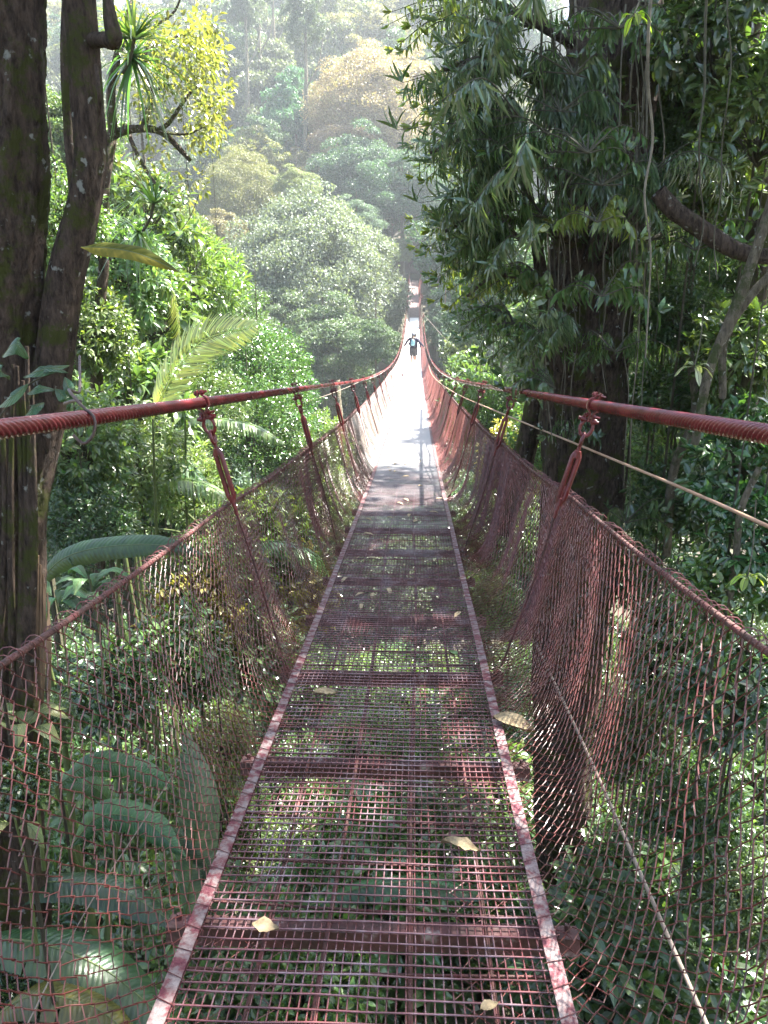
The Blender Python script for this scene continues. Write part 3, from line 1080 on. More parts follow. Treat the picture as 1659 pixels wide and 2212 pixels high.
def person(loc, label, hl, hr, fl, fr, cap, scale=1.0, rz=0.0):
    """hl/hr hand points, fl/fr foot points in metres from the feet"""
    p = thing("person", label, "person", loc)
    p.scale = (scale,) * 3
    p.rotation_euler = (0, 0, rz)
    V = [(0, 0, .95), (0, .01, 1.12), (0, .03, 1.30), (0, .03, 1.43), (0, .035, 1.50), (0, .045, 1.57), (0, .045, 1.66), (0, .04, 1.72)]
    rad = [(.15, .11), (.135, .10), (.165, .11), (.12, .09), (.052, .052), (.075, .085), (.082, .10), (.055, .065)]
    E = [(i, i + 1) for i in range(7)]
    cl_arm = []
    for sx, hnd in ((-1, hl), (1, hr)):
        sh_ = np.array([sx * .185, .02, 1.40])
        hnd = np.array(hnd)
        el = (sh_ + hnd) / 2 + np.array([sx * 0.03, -0.07, -0.03])
        wr = hnd + unit(el - hnd) * 0.06
        b = len(V)
        V += [tuple(sh_), tuple(el), tuple(wr), tuple(hnd)]
        rad += [.06, .042, .027, (.036, .02)]
        E += [(3, b), (b, b + 1), (b + 1, b + 2), (b + 2, b + 3)]
        dr = unit(hnd - el)
        cl_arm.append((sh_, el, wr))
        for q in range(4):
            off = np.array([0, (q - 1.5) * 0.018, 0])
            f1 = hnd + dr * 0.05 + off + np.array([0, 0, -0.006])
            f2 = f1 + dr * (0.022 + 0.006 * (q in (1, 2))) + np.array([0, 0, -0.022])
            k = len(V)
            V += [tuple(f1), tuple(f2)]
            rad += [.009, .007]
            E += [(b + 3, k), (k, k + 1)]
        t1 = wr + dr * 0.03 + np.array([0, 0.035, -0.01])
        k = len(V)
        V += [tuple(t1), tuple(t1 + dr * 0.03 + np.array([0, 0.012, -0.012]))]
        rad += [.011, .008]
        E += [(b + 2, k), (k, k + 1)]
    legs = []
    for sx, ft in ((-1, fl), (1, fr)):
        ft = np.array(ft)
        hip = np.array([sx * .09, 0, .90])
        kn = (hip + ft) / 2 + np.array([0, .05, .03])
        ank = ft + np.array([0, -.03, .08])
        toe = ft + np.array([0, .14, .03])
        b = len(V)
        V += [tuple(hip), tuple(kn), tuple((kn + ank) / 2 + np.array([0, -.02, .04])), tuple(ank), tuple(toe)]
        rad += [.095, .06, .056, .038, (.04, .028)]
        E += [(0, b), (b, b + 1), (b + 1, b + 2), (b + 2, b + 3), (b + 3, b + 4)]
        legs.append((hip, kn, ank, toe))
    skin("body", V, E, rad, SKIN, p, 2)
    # jacket
    V = [(0, 0, .84), (0, .01, 1.06), (0, .03, 1.28), (0, .03, 1.42), (0, .03, 1.46)]
    rad = [(.20, .15), (.185, .14), (.20, .135), (.15, .11), (.075, .07)]
    E = [(0, 1), (1, 2), (2, 3), (3, 4)]
    for (a, b_, c) in cl_arm:
        b = len(V)
        V += [tuple(a), tuple(b_), tuple(c)]
        rad += [.072, .054, .038]
        E += [(3, b), (b, b + 1), (b + 1, b + 2)]
    skin("jacket", V, E, rad, NAVY, p, 2)
    V = [(0, 0, 1.02), (0, 0, .90)]
    rad = [(.17, .13), (.175, .135)]
    E = [(0, 1)]
    for (hp, kn, an, to) in legs:
        b = len(V)
        V += [tuple(hp + np.array([0, 0, -.05])), tuple(kn + np.array([0, 0, -.04]))]
        rad += [.118, .105]
        E += [(1, b), (b, b + 1)]
    skin("shorts", V, E, rad, GREYC, p, 2)
    for (hp, kn, an, to) in legs:
        skin("shoe", [tuple(an + np.array([0, -.03, -.04])), tuple((an + to) / 2 + np.array([0, 0, -.02])), tuple(to)], [(0, 1), (1, 2)],
             [(.045, .045), (.046, .04), (.04, .03)], SHOE, p, 1)
    mb = MB()
    # hair cap or baseball cap: upper shell of the head
    th = np.linspace(0, 2 * math.pi, 17)[:-1]
    rows = []
    for f in np.linspace(0, 1, 6):
        zc = 1.60 + 0.145 * math.sin(f * math.pi / 2)
        rr = math.cos(f * math.pi / 2)
        rows.append(np.stack([0.098 * rr * np.cos(th), 0.045 + 0.115 * rr * np.sin(th), np.full(16, zc)], -1))
    idx = np.arange(6 * 16).reshape(6, 16)
    mb.add(np.concatenate(rows), np.stack([idx[:-1], np.roll(idx[:-1], -1, 1), np.roll(idx[1:], -1, 1), idx[1:]], -1).reshape(-1, 4))
    if cap:
        mb.box((0, .20, 1.62), (0.15, 0.12, 0.012))
        mb.build("cap", CAPC, p, smooth=True)
        mb = MB()
        mb.tubes(np.array([[0, -0.055, 1.60], [0, -0.07, 1.54], [0.0, -0.06, 1.46]]), np.array([.035, .045, .015]), 8)
        mb.build("hair", HAIR, p, smooth=True)
    else:
        mb.tubes(np.array([[0, -0.03, 1.64], [0, -0.05, 1.56], [0.0, -0.05, 1.47]]), np.array([.08, .085, .04]), 10)
        mb.build("hair", HAIR, p, smooth=True)
    return p


py_ = 44.6
pz = float(D(py_)) + 0.01
person((-0.02, py_, pz), "nearest walker on the bridge, grey cap and black shorts, arms spread wide", (-.50, .05, .97), (.66, .10, .92),
       (-.05, -.14, 0), (.08, .12, 0), True, 1.04)
person((0.10, py_ + 0.8, float(D(py_ + .8)) + 0.01), "dark haired walker mostly hidden just ahead of the one in the cap", (-.42, .05, .92), (.34, .05, .86),
       (-.05, .14, 0), (.06, -.10, 0), False, 1.0)
bp = thing("backpack", "light blue backpack worn on the back of the walker in the cap", "backpack", (-0.02, py_, pz))
bp.scale = (1.04,) * 3
skin("pack_body", [(0, -.20, 1.00), (0, -.21, 1.12), (0, -.20, 1.28), (0, -.17, 1.42)], [(0, 1), (1, 2), (2, 3)], [(.19, .07), (.20, .08), (.17, .07), (.11, .05)], NAVY, bp, 2)
skin("front_panel", [(0, -.25, 1.06), (0, -.27, 1.18), (0, -.26, 1.30), (0, -.22, 1.40)], [(0, 1), (1, 2), (2, 3)], [(.115, .05), (.115, .06), (.09, .05), (.05, .04)], CYAN, bp, 2)
skin("pocket", [(0, -.29, 1.05), (0, -.30, 1.13)], [(0, 1)], [(.115, .04), (.11, .04)], simple_mat("pocket_cloth", (0.3, 0.5, 0.53), 0.7), bp, 2)
for sx in (-1, 1):
    mb = MB()
    mb.tube([(sx * .09, -.12, 1.42), (sx * .12, .0, 1.50), (sx * .13, .13, 1.36), (sx * .14, .10, 1.08), (sx * .14, -.10, 1.0)], 0.02, 6, 16)
    mb.build("strap", GREYC, bp, smooth=True)

# ------------------------------------------------------------------ trees: builders
def bark_tube(mb, pts, rad, n=60, sides=20, amp=0.12, seed=0.0, flute=3):
    P = smooth_path(pts, n)
    r = np.interp(np.linspace(0, 1, n), np.linspace(0, 1, len(rad)), rad)
    T = unit(np.gradient(P, axis=0))
    A = unit(np.cross(T, [0, 1.0, 0.01]))
    B = np.cross(T, A)
    a = np.arange(sides) / sides * 2 * math.pi
    s = np.linspace(0, 1, n)[:, None] * np.linalg.norm(P[-1] - P[0])
    R_ = r[:, None] * (1 + amp * (0.5 * np.sin(flute * a[None] + s * 1.4 + seed) + 0.3 * np.sin((flute + 4) * a[None] - s * 3.1 + seed * 2)
                                  + 0.25 * np.sin(s * 9 + 3 * np.sin(a[None] * 2 + seed))) - amp * 0.55 * np.exp(-(np.abs(np.sin((flute + 3) * a[None] + 1.8 * np.sin(s * 2.3 + seed) + s * 0.8)) / 0.22) ** 2)
                  + amp * 0.16 * rng.normal(size=(n, sides)))
    V = P[:, None] + R_[..., None] * (np.cos(a)[None, :, None] * A[:, None] + np.sin(a)[None, :, None] * B[:, None])
    idx = np.arange(n * sides).reshape(n, sides)
    mb.add(V.reshape(-1, 3), np.stack([idx[:-1], idx[1:], np.roll(idx[1:], -1, 1), np.roll(idx[:-1], -1, 1)], -1).reshape(-1, 4))


def px_r(w, Y):
    return w / 1661 * Y


# crown meshes shared by the forest trees
def proto_mesh(mb, name, mat):
    o = mb.build(name, mat)
    me = o.data
    bpy.data.objects.remove(o)
    return me


CR = [proto_mesh(crown_mesh("crown", 3, 120, 260, 0.066, 0.85), "crown", M['far_leaf']),
      proto_mesh(crown_mesh("crown", 8, 95, 260, 0.070, 1.05, -0.5, 0.16), "crown", M['far_leaf']),
      proto_mesh(crown_mesh("crown", 21, 80, 240, 0.075, 0.7, -0.2, 0.2), "crown", M['far_leaf']),
      proto_mesh(crown_mesh("crown", 33, 70, 260, 0.066, 1.3, -0.7, 0.18), "crown", M['far_leaf']),
      proto_mesh(crown_mesh("crown", 44, 170, 260, 0.052, 0.92, -0.6, 0.10), "crown", M['far_leaf'])]


CR.append(proto_mesh(crown_mesh("crown", 71, 520, 230, 0.032, 1.0, -0.75, 0.05), "crown", M['far_leaf']))


def loose_mesh(seed, nwh, per, ll, wd, tmpl='oval', low=-0.8):
    """open shrub of unit radius: whorls of leaves at twig ends, the twigs as stems"""
    global rng
    keep = rng
    rng = np.random.default_rng(seed)
    d = rvec(nwh * 3)
    d = d[d[:, 2] > low][:nwh]
    rad = (0.35 + 0.65 * rng.random((len(d), 1)) ** 0.6) * (1 + 0.12 * np.sin(4 * d[:, :1] + seed))
    c = d * rad
    mb = MB()
    whorls(mb, c, d, per, 0.12, ll, wd, tmpl)
    st = MB()
    sel = c[:: max(1, nwh // 60)]
    base = np.array([0, 0, -0.75])
    m = len(sel)
    t = np.linspace(0, 1, 6)[None, :, None]
    P = base + (sel[:, None] - base) * t + np.array([0, 0, 0.18]) * np.sin(math.pi * t) + rng.normal(size=(m, 6, 3)) * 0.03 * np.sin(math.pi * t)
    st.tubes(P, np.linspace(0.016, 0.004, 6)[None], 4, caps=False)
    rng = keep
    return mb, st


LS = []
for (seed, nwh, per, ll, wd, tm) in ((1, 420, 15, 0.10, 0.045, 'oval'), (2, 340, 13, 0.13, 0.062, 'oval'), (5, 800, 15, 0.062, 0.032, 'rhomb'),
                                     (6, 150, 10, 0.23, 0.115, 'oval'), (9, 300, 16, 0.15, 0.034, 'oval')):
    a_, b_ = loose_mesh(seed, nwh, per, ll, wd, tm)
    LS.append((proto_mesh(a_, "foliage", M['leaf_gloss'] if seed in (5, 6) else M['leaf']), proto_mesh(b_, "stems", M['twig'])))
mb = MB()
bark_tube(mb, [(0, 0, 0), (0.3, 0.1, 0.4), (-0.2, 0.2, 0.75), (0.1, 0, 1)], [1.1, 0.8, 0.7, 0.4], 24, 9, 0.1)
TRUNK = proto_mesh(mb, "trunk", M['bark_pale'])


def child(name, me, parent, loc=(0, 0, 0), scale=(1, 1, 1), rz=0.0, color=None, tilt=(0, 0)):
    o = bpy.data.objects.new(name, me)
    o.parent = parent
    o.location = loc
    o.scale = scale
    o.rotation_euler = (tilt[0], tilt[1], rz)
    if color is not None:
        o.color = (*color, 1)
    COL.objects.link(o)
    return o


def vary(c, a=0.18):
    k = 1 + random.uniform(-a, a)
    return (c[0] * k * (1 + random.uniform(-.12, .12)), c[1] * k, c[2] * k * (1 + random.uniform(-.15, .15)))


def forest_tree(x, y, zc, r, color, label, group=None, cr=None, flat=1.0, name="forest_tree", trunk_r=None):
    gz_ = float(ground_z(x, y)) - 0.3
    t = thing(name, label, "tree", (x, y, gz_), group)
    h = max(zc - gz_, 1.0)
    child("crown", CR[random.randrange(4) if cr is None else cr], t, (0, 0, h), (r, r * random.uniform(.9, 1.1), r * flat), random.uniform(0, 6.28), color)
    tr = trunk_r or max(0.12, r * 0.05)
    child("trunk", TRUNK, t, (0, 0, 0), (tr, tr, h), random.uniform(0, 6.28))
    return t


def shrub(x, y, zc, r, color, label, group=None, kind=None, cat="shrub", name="shrub", flat=1.0, stem=True):
    gz_ = float(ground_z(x, y)) - 0.1
    t = thing(name, label, cat, (x, y, gz_), group)
    k = random.randrange(3) if kind is None else kind
    me, st = LS[k]
    rz = random.uniform(0, 6.28)
    tl = (random.uniform(-.3, .3), random.uniform(-.3, .3))
    h = zc - gz_
    child("foliage", me, t, (0, 0, h), (r, r, r * flat), rz, color, tl)
    if stem:
        child("stems", st, t, (0, 0, h), (r, r, r * flat), rz, tilt=tl)
    if h > r * (1.1 if name == "shrub" else 2.2):
        child("trunk", TRUNK, t, (0, 0, 0), (max(.012, r * .016),) * 2 + (h,), rz)
    return t


# ------------------------------------------------------------------ far slope: trees one can tell apart
GR = (0.060, 0.105, 0.040)
FAR = [
    # px, py, Y, half width px, flat, crown, colour, label
    (676, 650, 82, 178, 1.12, 5, (0.13, 0.158, 0.118), "huge rounded grey green tree left of the bridge, the largest dome in the valley"),
    (600, 690, 76, 105, 0.95, 4, (0.085, 0.12, 0.065), "lower left shoulder of foliage beside the huge rounded tree"),
    (565, 770, 70, 90, 1.0, 4, (0.075, 0.115, 0.055), "grey green tree low behind the round bush on the left"),
    (700, 760, 72, 110, 0.95, 4, (0.07, 0.11, 0.05), "darker green tree at the foot of the central tree mass"),
    (812, 760, 66, 60, 1.1, 0, (0.06, 0.10, 0.045), "small dark tree just left of the walkers below the left cable"),
    (520, 445, 112, 80, 1.2, 5, (0.14, 0.145, 0.04), "yellow green tree left of the small round pale tree"),
    (545, 375, 122, 66, 1.0, 1, (0.15, 0.16, 0.06), "pale yellow tree behind and above the yellow green tree"),
    (470, 520, 104, 60, 1.0, 0, (0.15, 0.13, 0.045), "brownish yellow tree at the left end of the middle row"),
    (642, 405, 104, 42, 0.9, 4, (0.14, 0.17, 0.06), "small round pale green tree peeking over the central mass"),
    (640, 275, 140, 68, 1.2, 1, (0.05, 0.13, 0.07), "bluish green tree left of the orange tinted tree"),
    (795, 262, 132, 112, 1.05, 5, (0.25, 0.20, 0.12), "large orange tinted tree high above the bridge end"),
    (745, 330, 126, 72, 0.9, 4, (0.22, 0.165, 0.10), "lower rust coloured lobe beside the large orange tinted tree"),
    (870, 200, 138, 70, 1.0, 4, (0.26, 0.21, 0.11), "pale orange tree right of the large orange tinted tree"),
    (770, 400, 118, 95, 1.0, 4, (0.055, 0.10, 0.06), "dark blue green tree below the orange tinted tree"),
    (870, 430, 112, 95, 1.0, 4, (0.05, 0.10, 0.055), "dark green tree directly above the far end of the bridge"),
    (770, 480, 104, 50, 0.9, 4, (0.07, 0.12, 0.07), "small grey green tree between the central mass and the dark tree"),
    (860, 545, 110, 34, 0.9, 4, (0.09, 0.12, 0.05), "small light tree just left of the shelter"),
    (650, 165, 165, 75, 1.1, 4, (0.12, 0.14, 0.07), "pale hazy tree upper left of the orange tinted tree"),
    (700, 85, 180, 80, 1.0, 4, (0.13, 0.14, 0.08), "hazy pale tree near the top edge, left of centre"),
    (800, 110, 170, 85, 0.9, 4, (0.20, 0.19, 0.10), "pale cream hazy tree near the top edge above the orange tree"),
    (900, 60, 180, 80, 1.0, 4, (0.13, 0.15, 0.08), "hazy tree at the top edge right of the cream tree"),
]
for (px, py, Y, hw, fl, cr, col, lab) in FAR:
    c = at(px, py, Y)
    forest_tree(c[0], c[1], c[2], px_r(hw, Y) * 1.02, col, lab, "trees on the far slope", cr, fl)


def visible(x, y, z, margin=120):
    v = np.array([x, y, z]) - CAM
    dz = v @ _f
    if dz < 1:
        return False
    px = 829.5 + 1661 * (v @ _r) / dz
    py = 1106 - 1661 * (v @ _u) / dz
    return -margin < px < 1659 + margin and -margin < py < 2212 + margin


# fill of the far slope
n = 0
yy = 122.0
taken = [(at(a, b, c)[0], c, px_r(d, c)) for (a, b, c, d, *_r2) in FAR]
while yy < 300:
    sp = 10 + (yy - 122) * 0.05
    x = -0.62 * yy + random.uniform(0, sp)
    while x < 0.35 * yy:
        xx_, y_ = x + random.uniform(-3, 3), yy + random.uniform(-3, 3)
        r = sp * random.uniform(0.48, 0.66)
        zc = float(ground_z(xx_, y_)) + random.uniform(5, 11)
        ok = visible(xx_, y_, zc, 60) and not any((xx_ - a) ** 2 + (y_ - b) ** 2 < (0.6 * c) ** 2 for a, b, c in taken)
        # the right forest hides that side
        v = np.array([xx_, y_, zc]) - CAM
        if 829.5 + 1661 * (v @ _r) / (v @ _f) > 1150:
            ok = False
        if ok:
            col = random.choice([(0.06, .10, .05), (0.07, .11, .05), (0.10, .12, .06), (0.05, .09, .055), (0.12, .13, .06)])
            forest_tree(xx_, y_, zc, r, vary(col), "hazy forest tree high on the far slope", "hazy forest trees on the far slope",
                        random.choice([0, 1, 2, 3, 3]), random.uniform(0.9, 1.5))
            n += 1
        x += sp
    yy += sp
print("far fill", n)
# around the landing and down the valley sides
n = 0
for Y in (38, 46, 54, 62, 70, 78, 86, 94, 102, 110, 118):
    for x in np.arange(-60, 40, 7.5):
        xx_, y_ = x + random.uniform(-2, 2), Y + random.uniform(-3, 3)
        r = random.uniform(3.2, 4.8)
        if abs(xx_) < r + 1.6 and y_ > 100 and y_ < 121:
            continue
        deck = float(D(min(y_, 112)))
        g_ = float(ground_z(xx_, y_))
        zc = g_ + random.uniform(4, 8)
        if abs(xx_) < 1.25 * r + 2 and zc + 1.3 * r > deck - 1.5:
            continue
        if 0 < xx_ < 14 and y_ < 95 and zc + r > deck + (xx_ - 2) * 1.0:
            continue
        if not visible(xx_, y_, zc, 40):
            continue
        v = np.array([xx_, y_, zc]) - CAM
        if 829.5 + 1661 * (v @ _r) / (v @ _f) > 1230:
            continue
        col = random.choice([(0.045, .085, .035), (0.055, .10, .04), (0.05, .085, .045), (0.07, .10, .04)])
        forest_tree(xx_, y_, zc, r, vary(col), "dark green tree filling the valley below and beside the bridge", "trees filling the valley",
                    random.choice([0, 1, 2, 3]), random.uniform(0.9, 1.3))
        n += 1
print("valley fill", n)
# tall thin misty trunks at the top
for k, (px, py0, py1, Y) in enumerate([(560, 20, 260, 150), (590, 0, 240, 160), (690, 0, 160, 175), (530, 60, 280, 145), (750, 10, 120, 185), (655, 100, 330, 128)]):
    a, b = at(px, py1, Y), at(px + random.uniform(-8, 8), py0 - 40, Y)
    mb = MB()
    bark_tube(mb, [a + [0, 0, -6], (a + b) / 2 + [.3, 0, 0], b], [0.45, 0.35, 0.2], 12, 8, 0.1)
    bark_tube(mb, [(a + b) / 2, (a + b) / 2 + [2.2, 0, 3.5], (a + b) / 2 + [3, 0, 7]], [0.2, .14, .06], 8, 6, 0.1)
    o = thing("slender_tree", "slender pale trunk rising through the mist at the top of the far slope", "tree", tuple(a), "slender misty trees")
    q = mb.build("trunk", M['bark_pale'], o)
    q.location = -Vector(a)
    child("crown", CR[3], o, tuple(b - a + [0, 0, 1]), (3, 3, 4.5), k, (0.08, 0.11, 0.06))

# ------------------------------------------------------------------ left bank
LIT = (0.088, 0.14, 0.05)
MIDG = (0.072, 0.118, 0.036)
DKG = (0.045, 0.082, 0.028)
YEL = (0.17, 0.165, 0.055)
LEFT = [
    # px, py, Y, half width px, kind, colour, label
    (130, 470, 9.0, 90, 0, MIDG, "leafy shrub filling the gap between the two left stems"),
    (300, 470, 15, 95, 3, LIT, "bright narrow leaved tree behind the spiky air plants"),
    (250, 590, 12, 110, 1, LIT, "light green broad leaved shrub right of the big trunk under the long hanging leaf"),
    (420, 600, 16, 90, 4, LIT, "bright shrub with long drooping leaves under the tip of the hanging leaf"),
    (330, 680, 14, 100, 3, LIT, "sunny shrub above the yellow palm frond"),
    (185, 720, 9.5, 100, 1, MIDG, "sunlit broad leaved shrub beside the trunk above the cable hook"),
    (480, 690, 20, 85, 2, MIDG, "fine leaved shrub behind the tip of the yellow frond"),
    (560, 800, 19, 95, 2, (0.05, 0.11, 0.025), "dense dark green small leaved shrub, upper half of the round bush"),
    (540, 930, 17, 110, 2, (0.05, 0.11, 0.025), "dense dark green shrub beneath the round bush behind the first left hangers"),
    (600, 880, 22, 80, 2, (0.05, 0.12, 0.03), "dark glossy shrub at the right edge of the round bush"),
    (430, 880, 14, 90, 2, MIDG, "small leaved shrub left of the round bush under the yellow frond"),
    (300, 860, 10.5, 110, 3, LIT, "sunlit shrub just above the left cable right of the hook"),
    (170, 960, 7.5, 120, 1, MIDG, "leafy shrub below the left cable beside the trunk"),
    (300, 1010, 9.0, 120, 0, LIT, "bright shrub below the left cable in front of the first hanger"),
    (400, 1050, 11, 90, 4, LIT, "light green shrub below the first left hanger"),
    (190, 1130, 7.0, 100, 0, DKG, "shaded shrub above the long arching banana leaf"),
    (640, 1000, 17, 70, 2, MIDG, "small leaved shrub behind the second left hanger"),
    (700, 960, 26, 60, 0, LIT, "pale shrub seen over the left net near the third hanger"),
    (690, 1090, 17, 80, 0, LIT, "shrub seen through the left net beyond the second hanger"),
    (560, 1180, 10, 110, 3, LIT, "sun dappled shrub behind the left net under the first hanger"),
    (430, 1240, 8.0, 100, 0, MIDG, "dappled shrub behind the left net"),
    (640, 1270, 10, 90, 3, YEL, "yellowish sunlit shrub close to the left deck edge"),
    (540, 1400, 8.0, 110, 3, LIT, "shrub behind the folds of the left net"),
    (640, 1480, 8.5, 90, 1, LIT, "sunlit shrub just outside the left deck edge"),
    (380, 1420, 6.5, 110, 3, MIDG, "large leaved plant behind the lower left net"),
    (240, 1500, 5.5, 100, 3, DKG, "dark large leaved plant low behind the left net"),
    (40, 1700, 2.95, 75, 3, DKG, "dark leafy plant hiding the foot of the forked trunk at the left edge"),
    (110, 1560, 4.3, 60, 1, MIDG, "small leafy plant right of the torn wood on the forked trunk"),
    (420, 1330, 7.5, 100, 3, YEL, "cream lit broad leaved plant behind the middle of the left net"),
    (480, 1620, 6.5, 90, 0, YEL, "pale sun spotted shrub low behind the left net"),
]
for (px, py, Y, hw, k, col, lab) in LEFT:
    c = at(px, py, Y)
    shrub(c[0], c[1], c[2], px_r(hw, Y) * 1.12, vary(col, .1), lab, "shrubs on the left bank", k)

# trees that back the left bank
for (px, py, Y, hw, cr, col, lab) in [(90, 330, 26, 130, 0, (0.09, 0.14, 0.05), "sunlit tree behind the two left trunks"),
                                      (20, 600, 22, 160, 1, MIDG, "green tree seen between the left trunks"),
                                      (330, 560, 34, 130, 4, (0.11, 0.15, 0.06), "pale tree behind the spiky air plants"),
                                      (200, 820, 20, 200, 0, MIDG, "tree backing the left bank shrubs"),
                                      (420, 800, 30, 150, 1, MIDG, "tree behind the yellow palm frond"),
                                      (260, 1100, 16, 220, 0, DKG, "shaded tree low on the left bank")]:
    c = at(px, py, Y)
    forest_tree(c[0], c[1], c[2], px_r(hw, Y), col, lab, None, cr, 1.0, "bank_tree")

# ground storey: low shrubs both sides and under the deck
n = 0
for Y in np.arange(3.2, 38, 1.5):
    step = 1.5 + Y * 0.045
    for x in np.arange(-0.62 * Y - 2.5, 0.62 * Y + 3, step):
        xx_, y_ = x + random.uniform(-.6, .6), Y + random.uniform(-.6, .6)
        g_ = float(ground_z(xx_, y_))
        r = random.uniform(0.6, 1.0) * (1 + Y * 0.015)
        zc = g_ + r * 0.75
        if not visible(xx_, y_, zc, 80):
            continue
        v = np.array([xx_, y_, zc]) - CAM
        px = 829.5 + 1661 * (v @ _r) / (v @ _f)
        py = 1106 - 1661 * (v @ _u) / (v @ _f)
        if n > 270:
            break
        side = "left of" if xx_ < -0.8 else ("right of" if xx_ > 0.8 else "under")
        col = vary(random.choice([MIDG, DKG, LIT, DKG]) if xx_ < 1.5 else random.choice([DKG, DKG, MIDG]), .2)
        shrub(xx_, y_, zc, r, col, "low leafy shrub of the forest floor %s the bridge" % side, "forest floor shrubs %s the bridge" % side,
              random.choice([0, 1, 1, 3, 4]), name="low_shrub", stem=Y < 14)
        n += 1
print("floor shrubs", n)

# leaf litter and seedlings
m = 60000
ux = rng.uniform(-14, 14, m)
uy = 1.0 + 34 * rng.random(m) ** 1.4
keepm = np.abs(ux) < uy * 0.6 + 2.5
ux, uy = ux[keepm], uy[keepm]
m = len(ux)
mb = MB()
add_leaves(mb, np.stack([ux, uy, ground_z(ux, uy) + 0.35 * rng.random(m) ** 1.5], -1), rvec(m) * [1, 1, .35], np.array([0, 0, 1.0]) + rvec(m) * .5, 0.10 + 0.1 * rng.random(m), 0.05 + 0.04 * rng.random(m), 'rhomb')
tag(mb.build("undergrowth", M['leaf'], color=(0.06, 0.085, 0.025)), kind="stuff")

# ------------------------------------------------------------------ big tree on the left with two stems
t = thing("forked_tree", "big dark mossy tree with two leaning stems at the left edge beside the near bridge", "tree", tuple(at(60, 1500, 3.6)))
mb = MB()
base = np.array(at(60, 1500, 3.6))
YT = 3.7
pA = [at(30, -160, YT), at(28, 100, YT), at(30, 350, YT), at(20, 600, YT), at(10, 800, YT), at(12, 1000, YT), at(10, 1300, YT), at(15, 1600, YT), at(20, 2000, YT)]
bark_tube(mb, pA, [px_r(w, YT) for w in (58, 60, 66, 70, 75, 70, 62, 66, 70)], 260, 56, 0.14, 0.3, 4)
pB = [at(160, -160, YT), at(172, 0, YT), at(186, 200, YT), at(194, 350, YT), at(176, 460, YT), at(140, 600, YT), at(118, 760, YT), at(95, 900, YT), at(52, 1100, YT), at(45, 1350, YT), at(50, 1600, YT), at(60, 2000, YT)]
bark_tube(mb, pB, [px_r(w, YT) for w in (29, 30, 32, 37, 42, 50, 56, 58, 46, 46, 50, 60)], 260, 52, 0.09, 1.3, 3)
# knot and the stub that leaves the thin stem
bark_tube(mb, [at(190, 88, YT), at(225, 86, 3.6), at(246, 86, 3.55), at(238, 40, 3.55), at(229, -60, 3.6)], [px_r(w, YT) for w in (14, 13, 15, 10, 9)], 40, 16, 0.1, 2, 3)
tr = mb.build("trunk", M['bark'], t, smooth=True)
tr.location = -Vector(t.location)
# strip of torn pale wood low on the right of the stem
mb = MB()
for k in range(7):
    x0 = 78 + 7 * k * 0.7
    mb.tube([at(x0, 1180 + 20 * k, 3.5), at(x0 + random.uniform(-4, 5), 1330, 3.46), at(x0 + random.uniform(-8, 8), 1500 + 30 * (k % 3), 3.5)], [.004, .013, .006], 5, 10)
tw = mb.build("torn_wood", noise_mat("torn_wood", [(0.10, 0.055, 0.03), (0.26, 0.17, 0.10)], 20, 0.8, 0.3, stretch=(1, 1, .2)), t)
tw.location = -Vector(t.location)
# woody roots down the trunk
mb = MB()
for k in range(9):
    x0 = random.uniform(-10, 90)
    mb.tube([at(x0, random.uniform(700, 900), 3.45), at(x0 + random.uniform(-12, 12), 1150, 3.42), at(x0 + random.uniform(-14, 8), 1500, 3.42), at(x0 + random.uniform(-14, 8), 1900, 3.42)], [.008, .018, .02, .022], 8, 40)
rt = mb.build("root", M['bark'], t, smooth=True)
rt.location = -Vector(t.location)
mb = MB()
mb.tube([at(150, -80, 4.6), at(142, 120, 4.6), at(150, 300, 4.6), at(160, 420, 4.6)], .03, 8, 30)
mb.tube([at(208, 140, 3.5), at(214, 200, 3.45), at(216, 250, 3.5)], .008, 6, 14)
tag(mb.build("liana", M['bark'], smooth=True), "thin mossy liana hanging between the two left stems", "liana")


# ------------------------------------------------------------------ broad and long leaves
def blade(mb, mid, width, prof=None, fold=0.10, ripple=0.0, rows=26, cols=5, up=(0, 0, 1), tear=0.0, droop=0.0, veins=11.0, vslant=0.8):
    """one broad leaf along a midrib path"""
    P = smooth_path(mid, rows)
    T = unit(np.gradient(P, axis=0))
    S = unit(np.cross(T, np.asarray(up, float)))
    N = np.cross(S, T)
    t = np.linspace(0, 1, rows)
    if prof is None:
        w = np.sin(math.pi * np.clip(t, 0, 1) ** 0.85) ** 0.75
    else:
        w = np.interp(t, np.linspace(0, 1, len(prof)), prof)
    w = np.maximum(w, 0.02) * width / 2
    rip = ripple * ((np.arange(rows) % 2) * 2 - 1)
    L = np.linalg.norm(np.diff(P, axis=0), axis=1).sum()
    for sgn in (-1, 1):
        V = np.zeros((rows, cols, 3))
        wob = 0.05 * width * np.sin(t * 11 + sgn + P[0, 0] * 9)
        for j in range(cols):
            u = j / (cols - 1)
            V[:, j] = P + S * (sgn * w * u)[:, None] + N * ((fold * w * u - droop * w * u * u * 1.6) + (rip + wob * u) * u ** 0.5)[:, None] + T * (0.20 * w * u)[:, None]
        idx = np.arange(rows * cols).reshape(rows, cols)
        F = np.stack([idx[:-1, :-1], idx[1:, :-1], idx[1:, 1:], idx[:-1, 1:]], -1)
        if tear:
            kill = rng.random(rows - 1) < tear
            st = rng.integers(1, cols - 1, rows - 1)
            mask = np.ones((rows - 1, cols - 1), bool)
            for i in range(rows - 1):
                if kill[i]:
                    mask[i, st[i]:] = False
            F = F[mask]
        F = F.reshape(-1, 4)
        if sgn > 0:
            F = F[:, ::-1]
        mb.add(V.reshape(-1, 3), F, np.full(len(F), rng.random()))
        uu = np.linspace(0, 1, cols)[None]
        mb.vein.append((t[:, None] * veins - uu * veins * vslant * width / L).ravel())
    return P


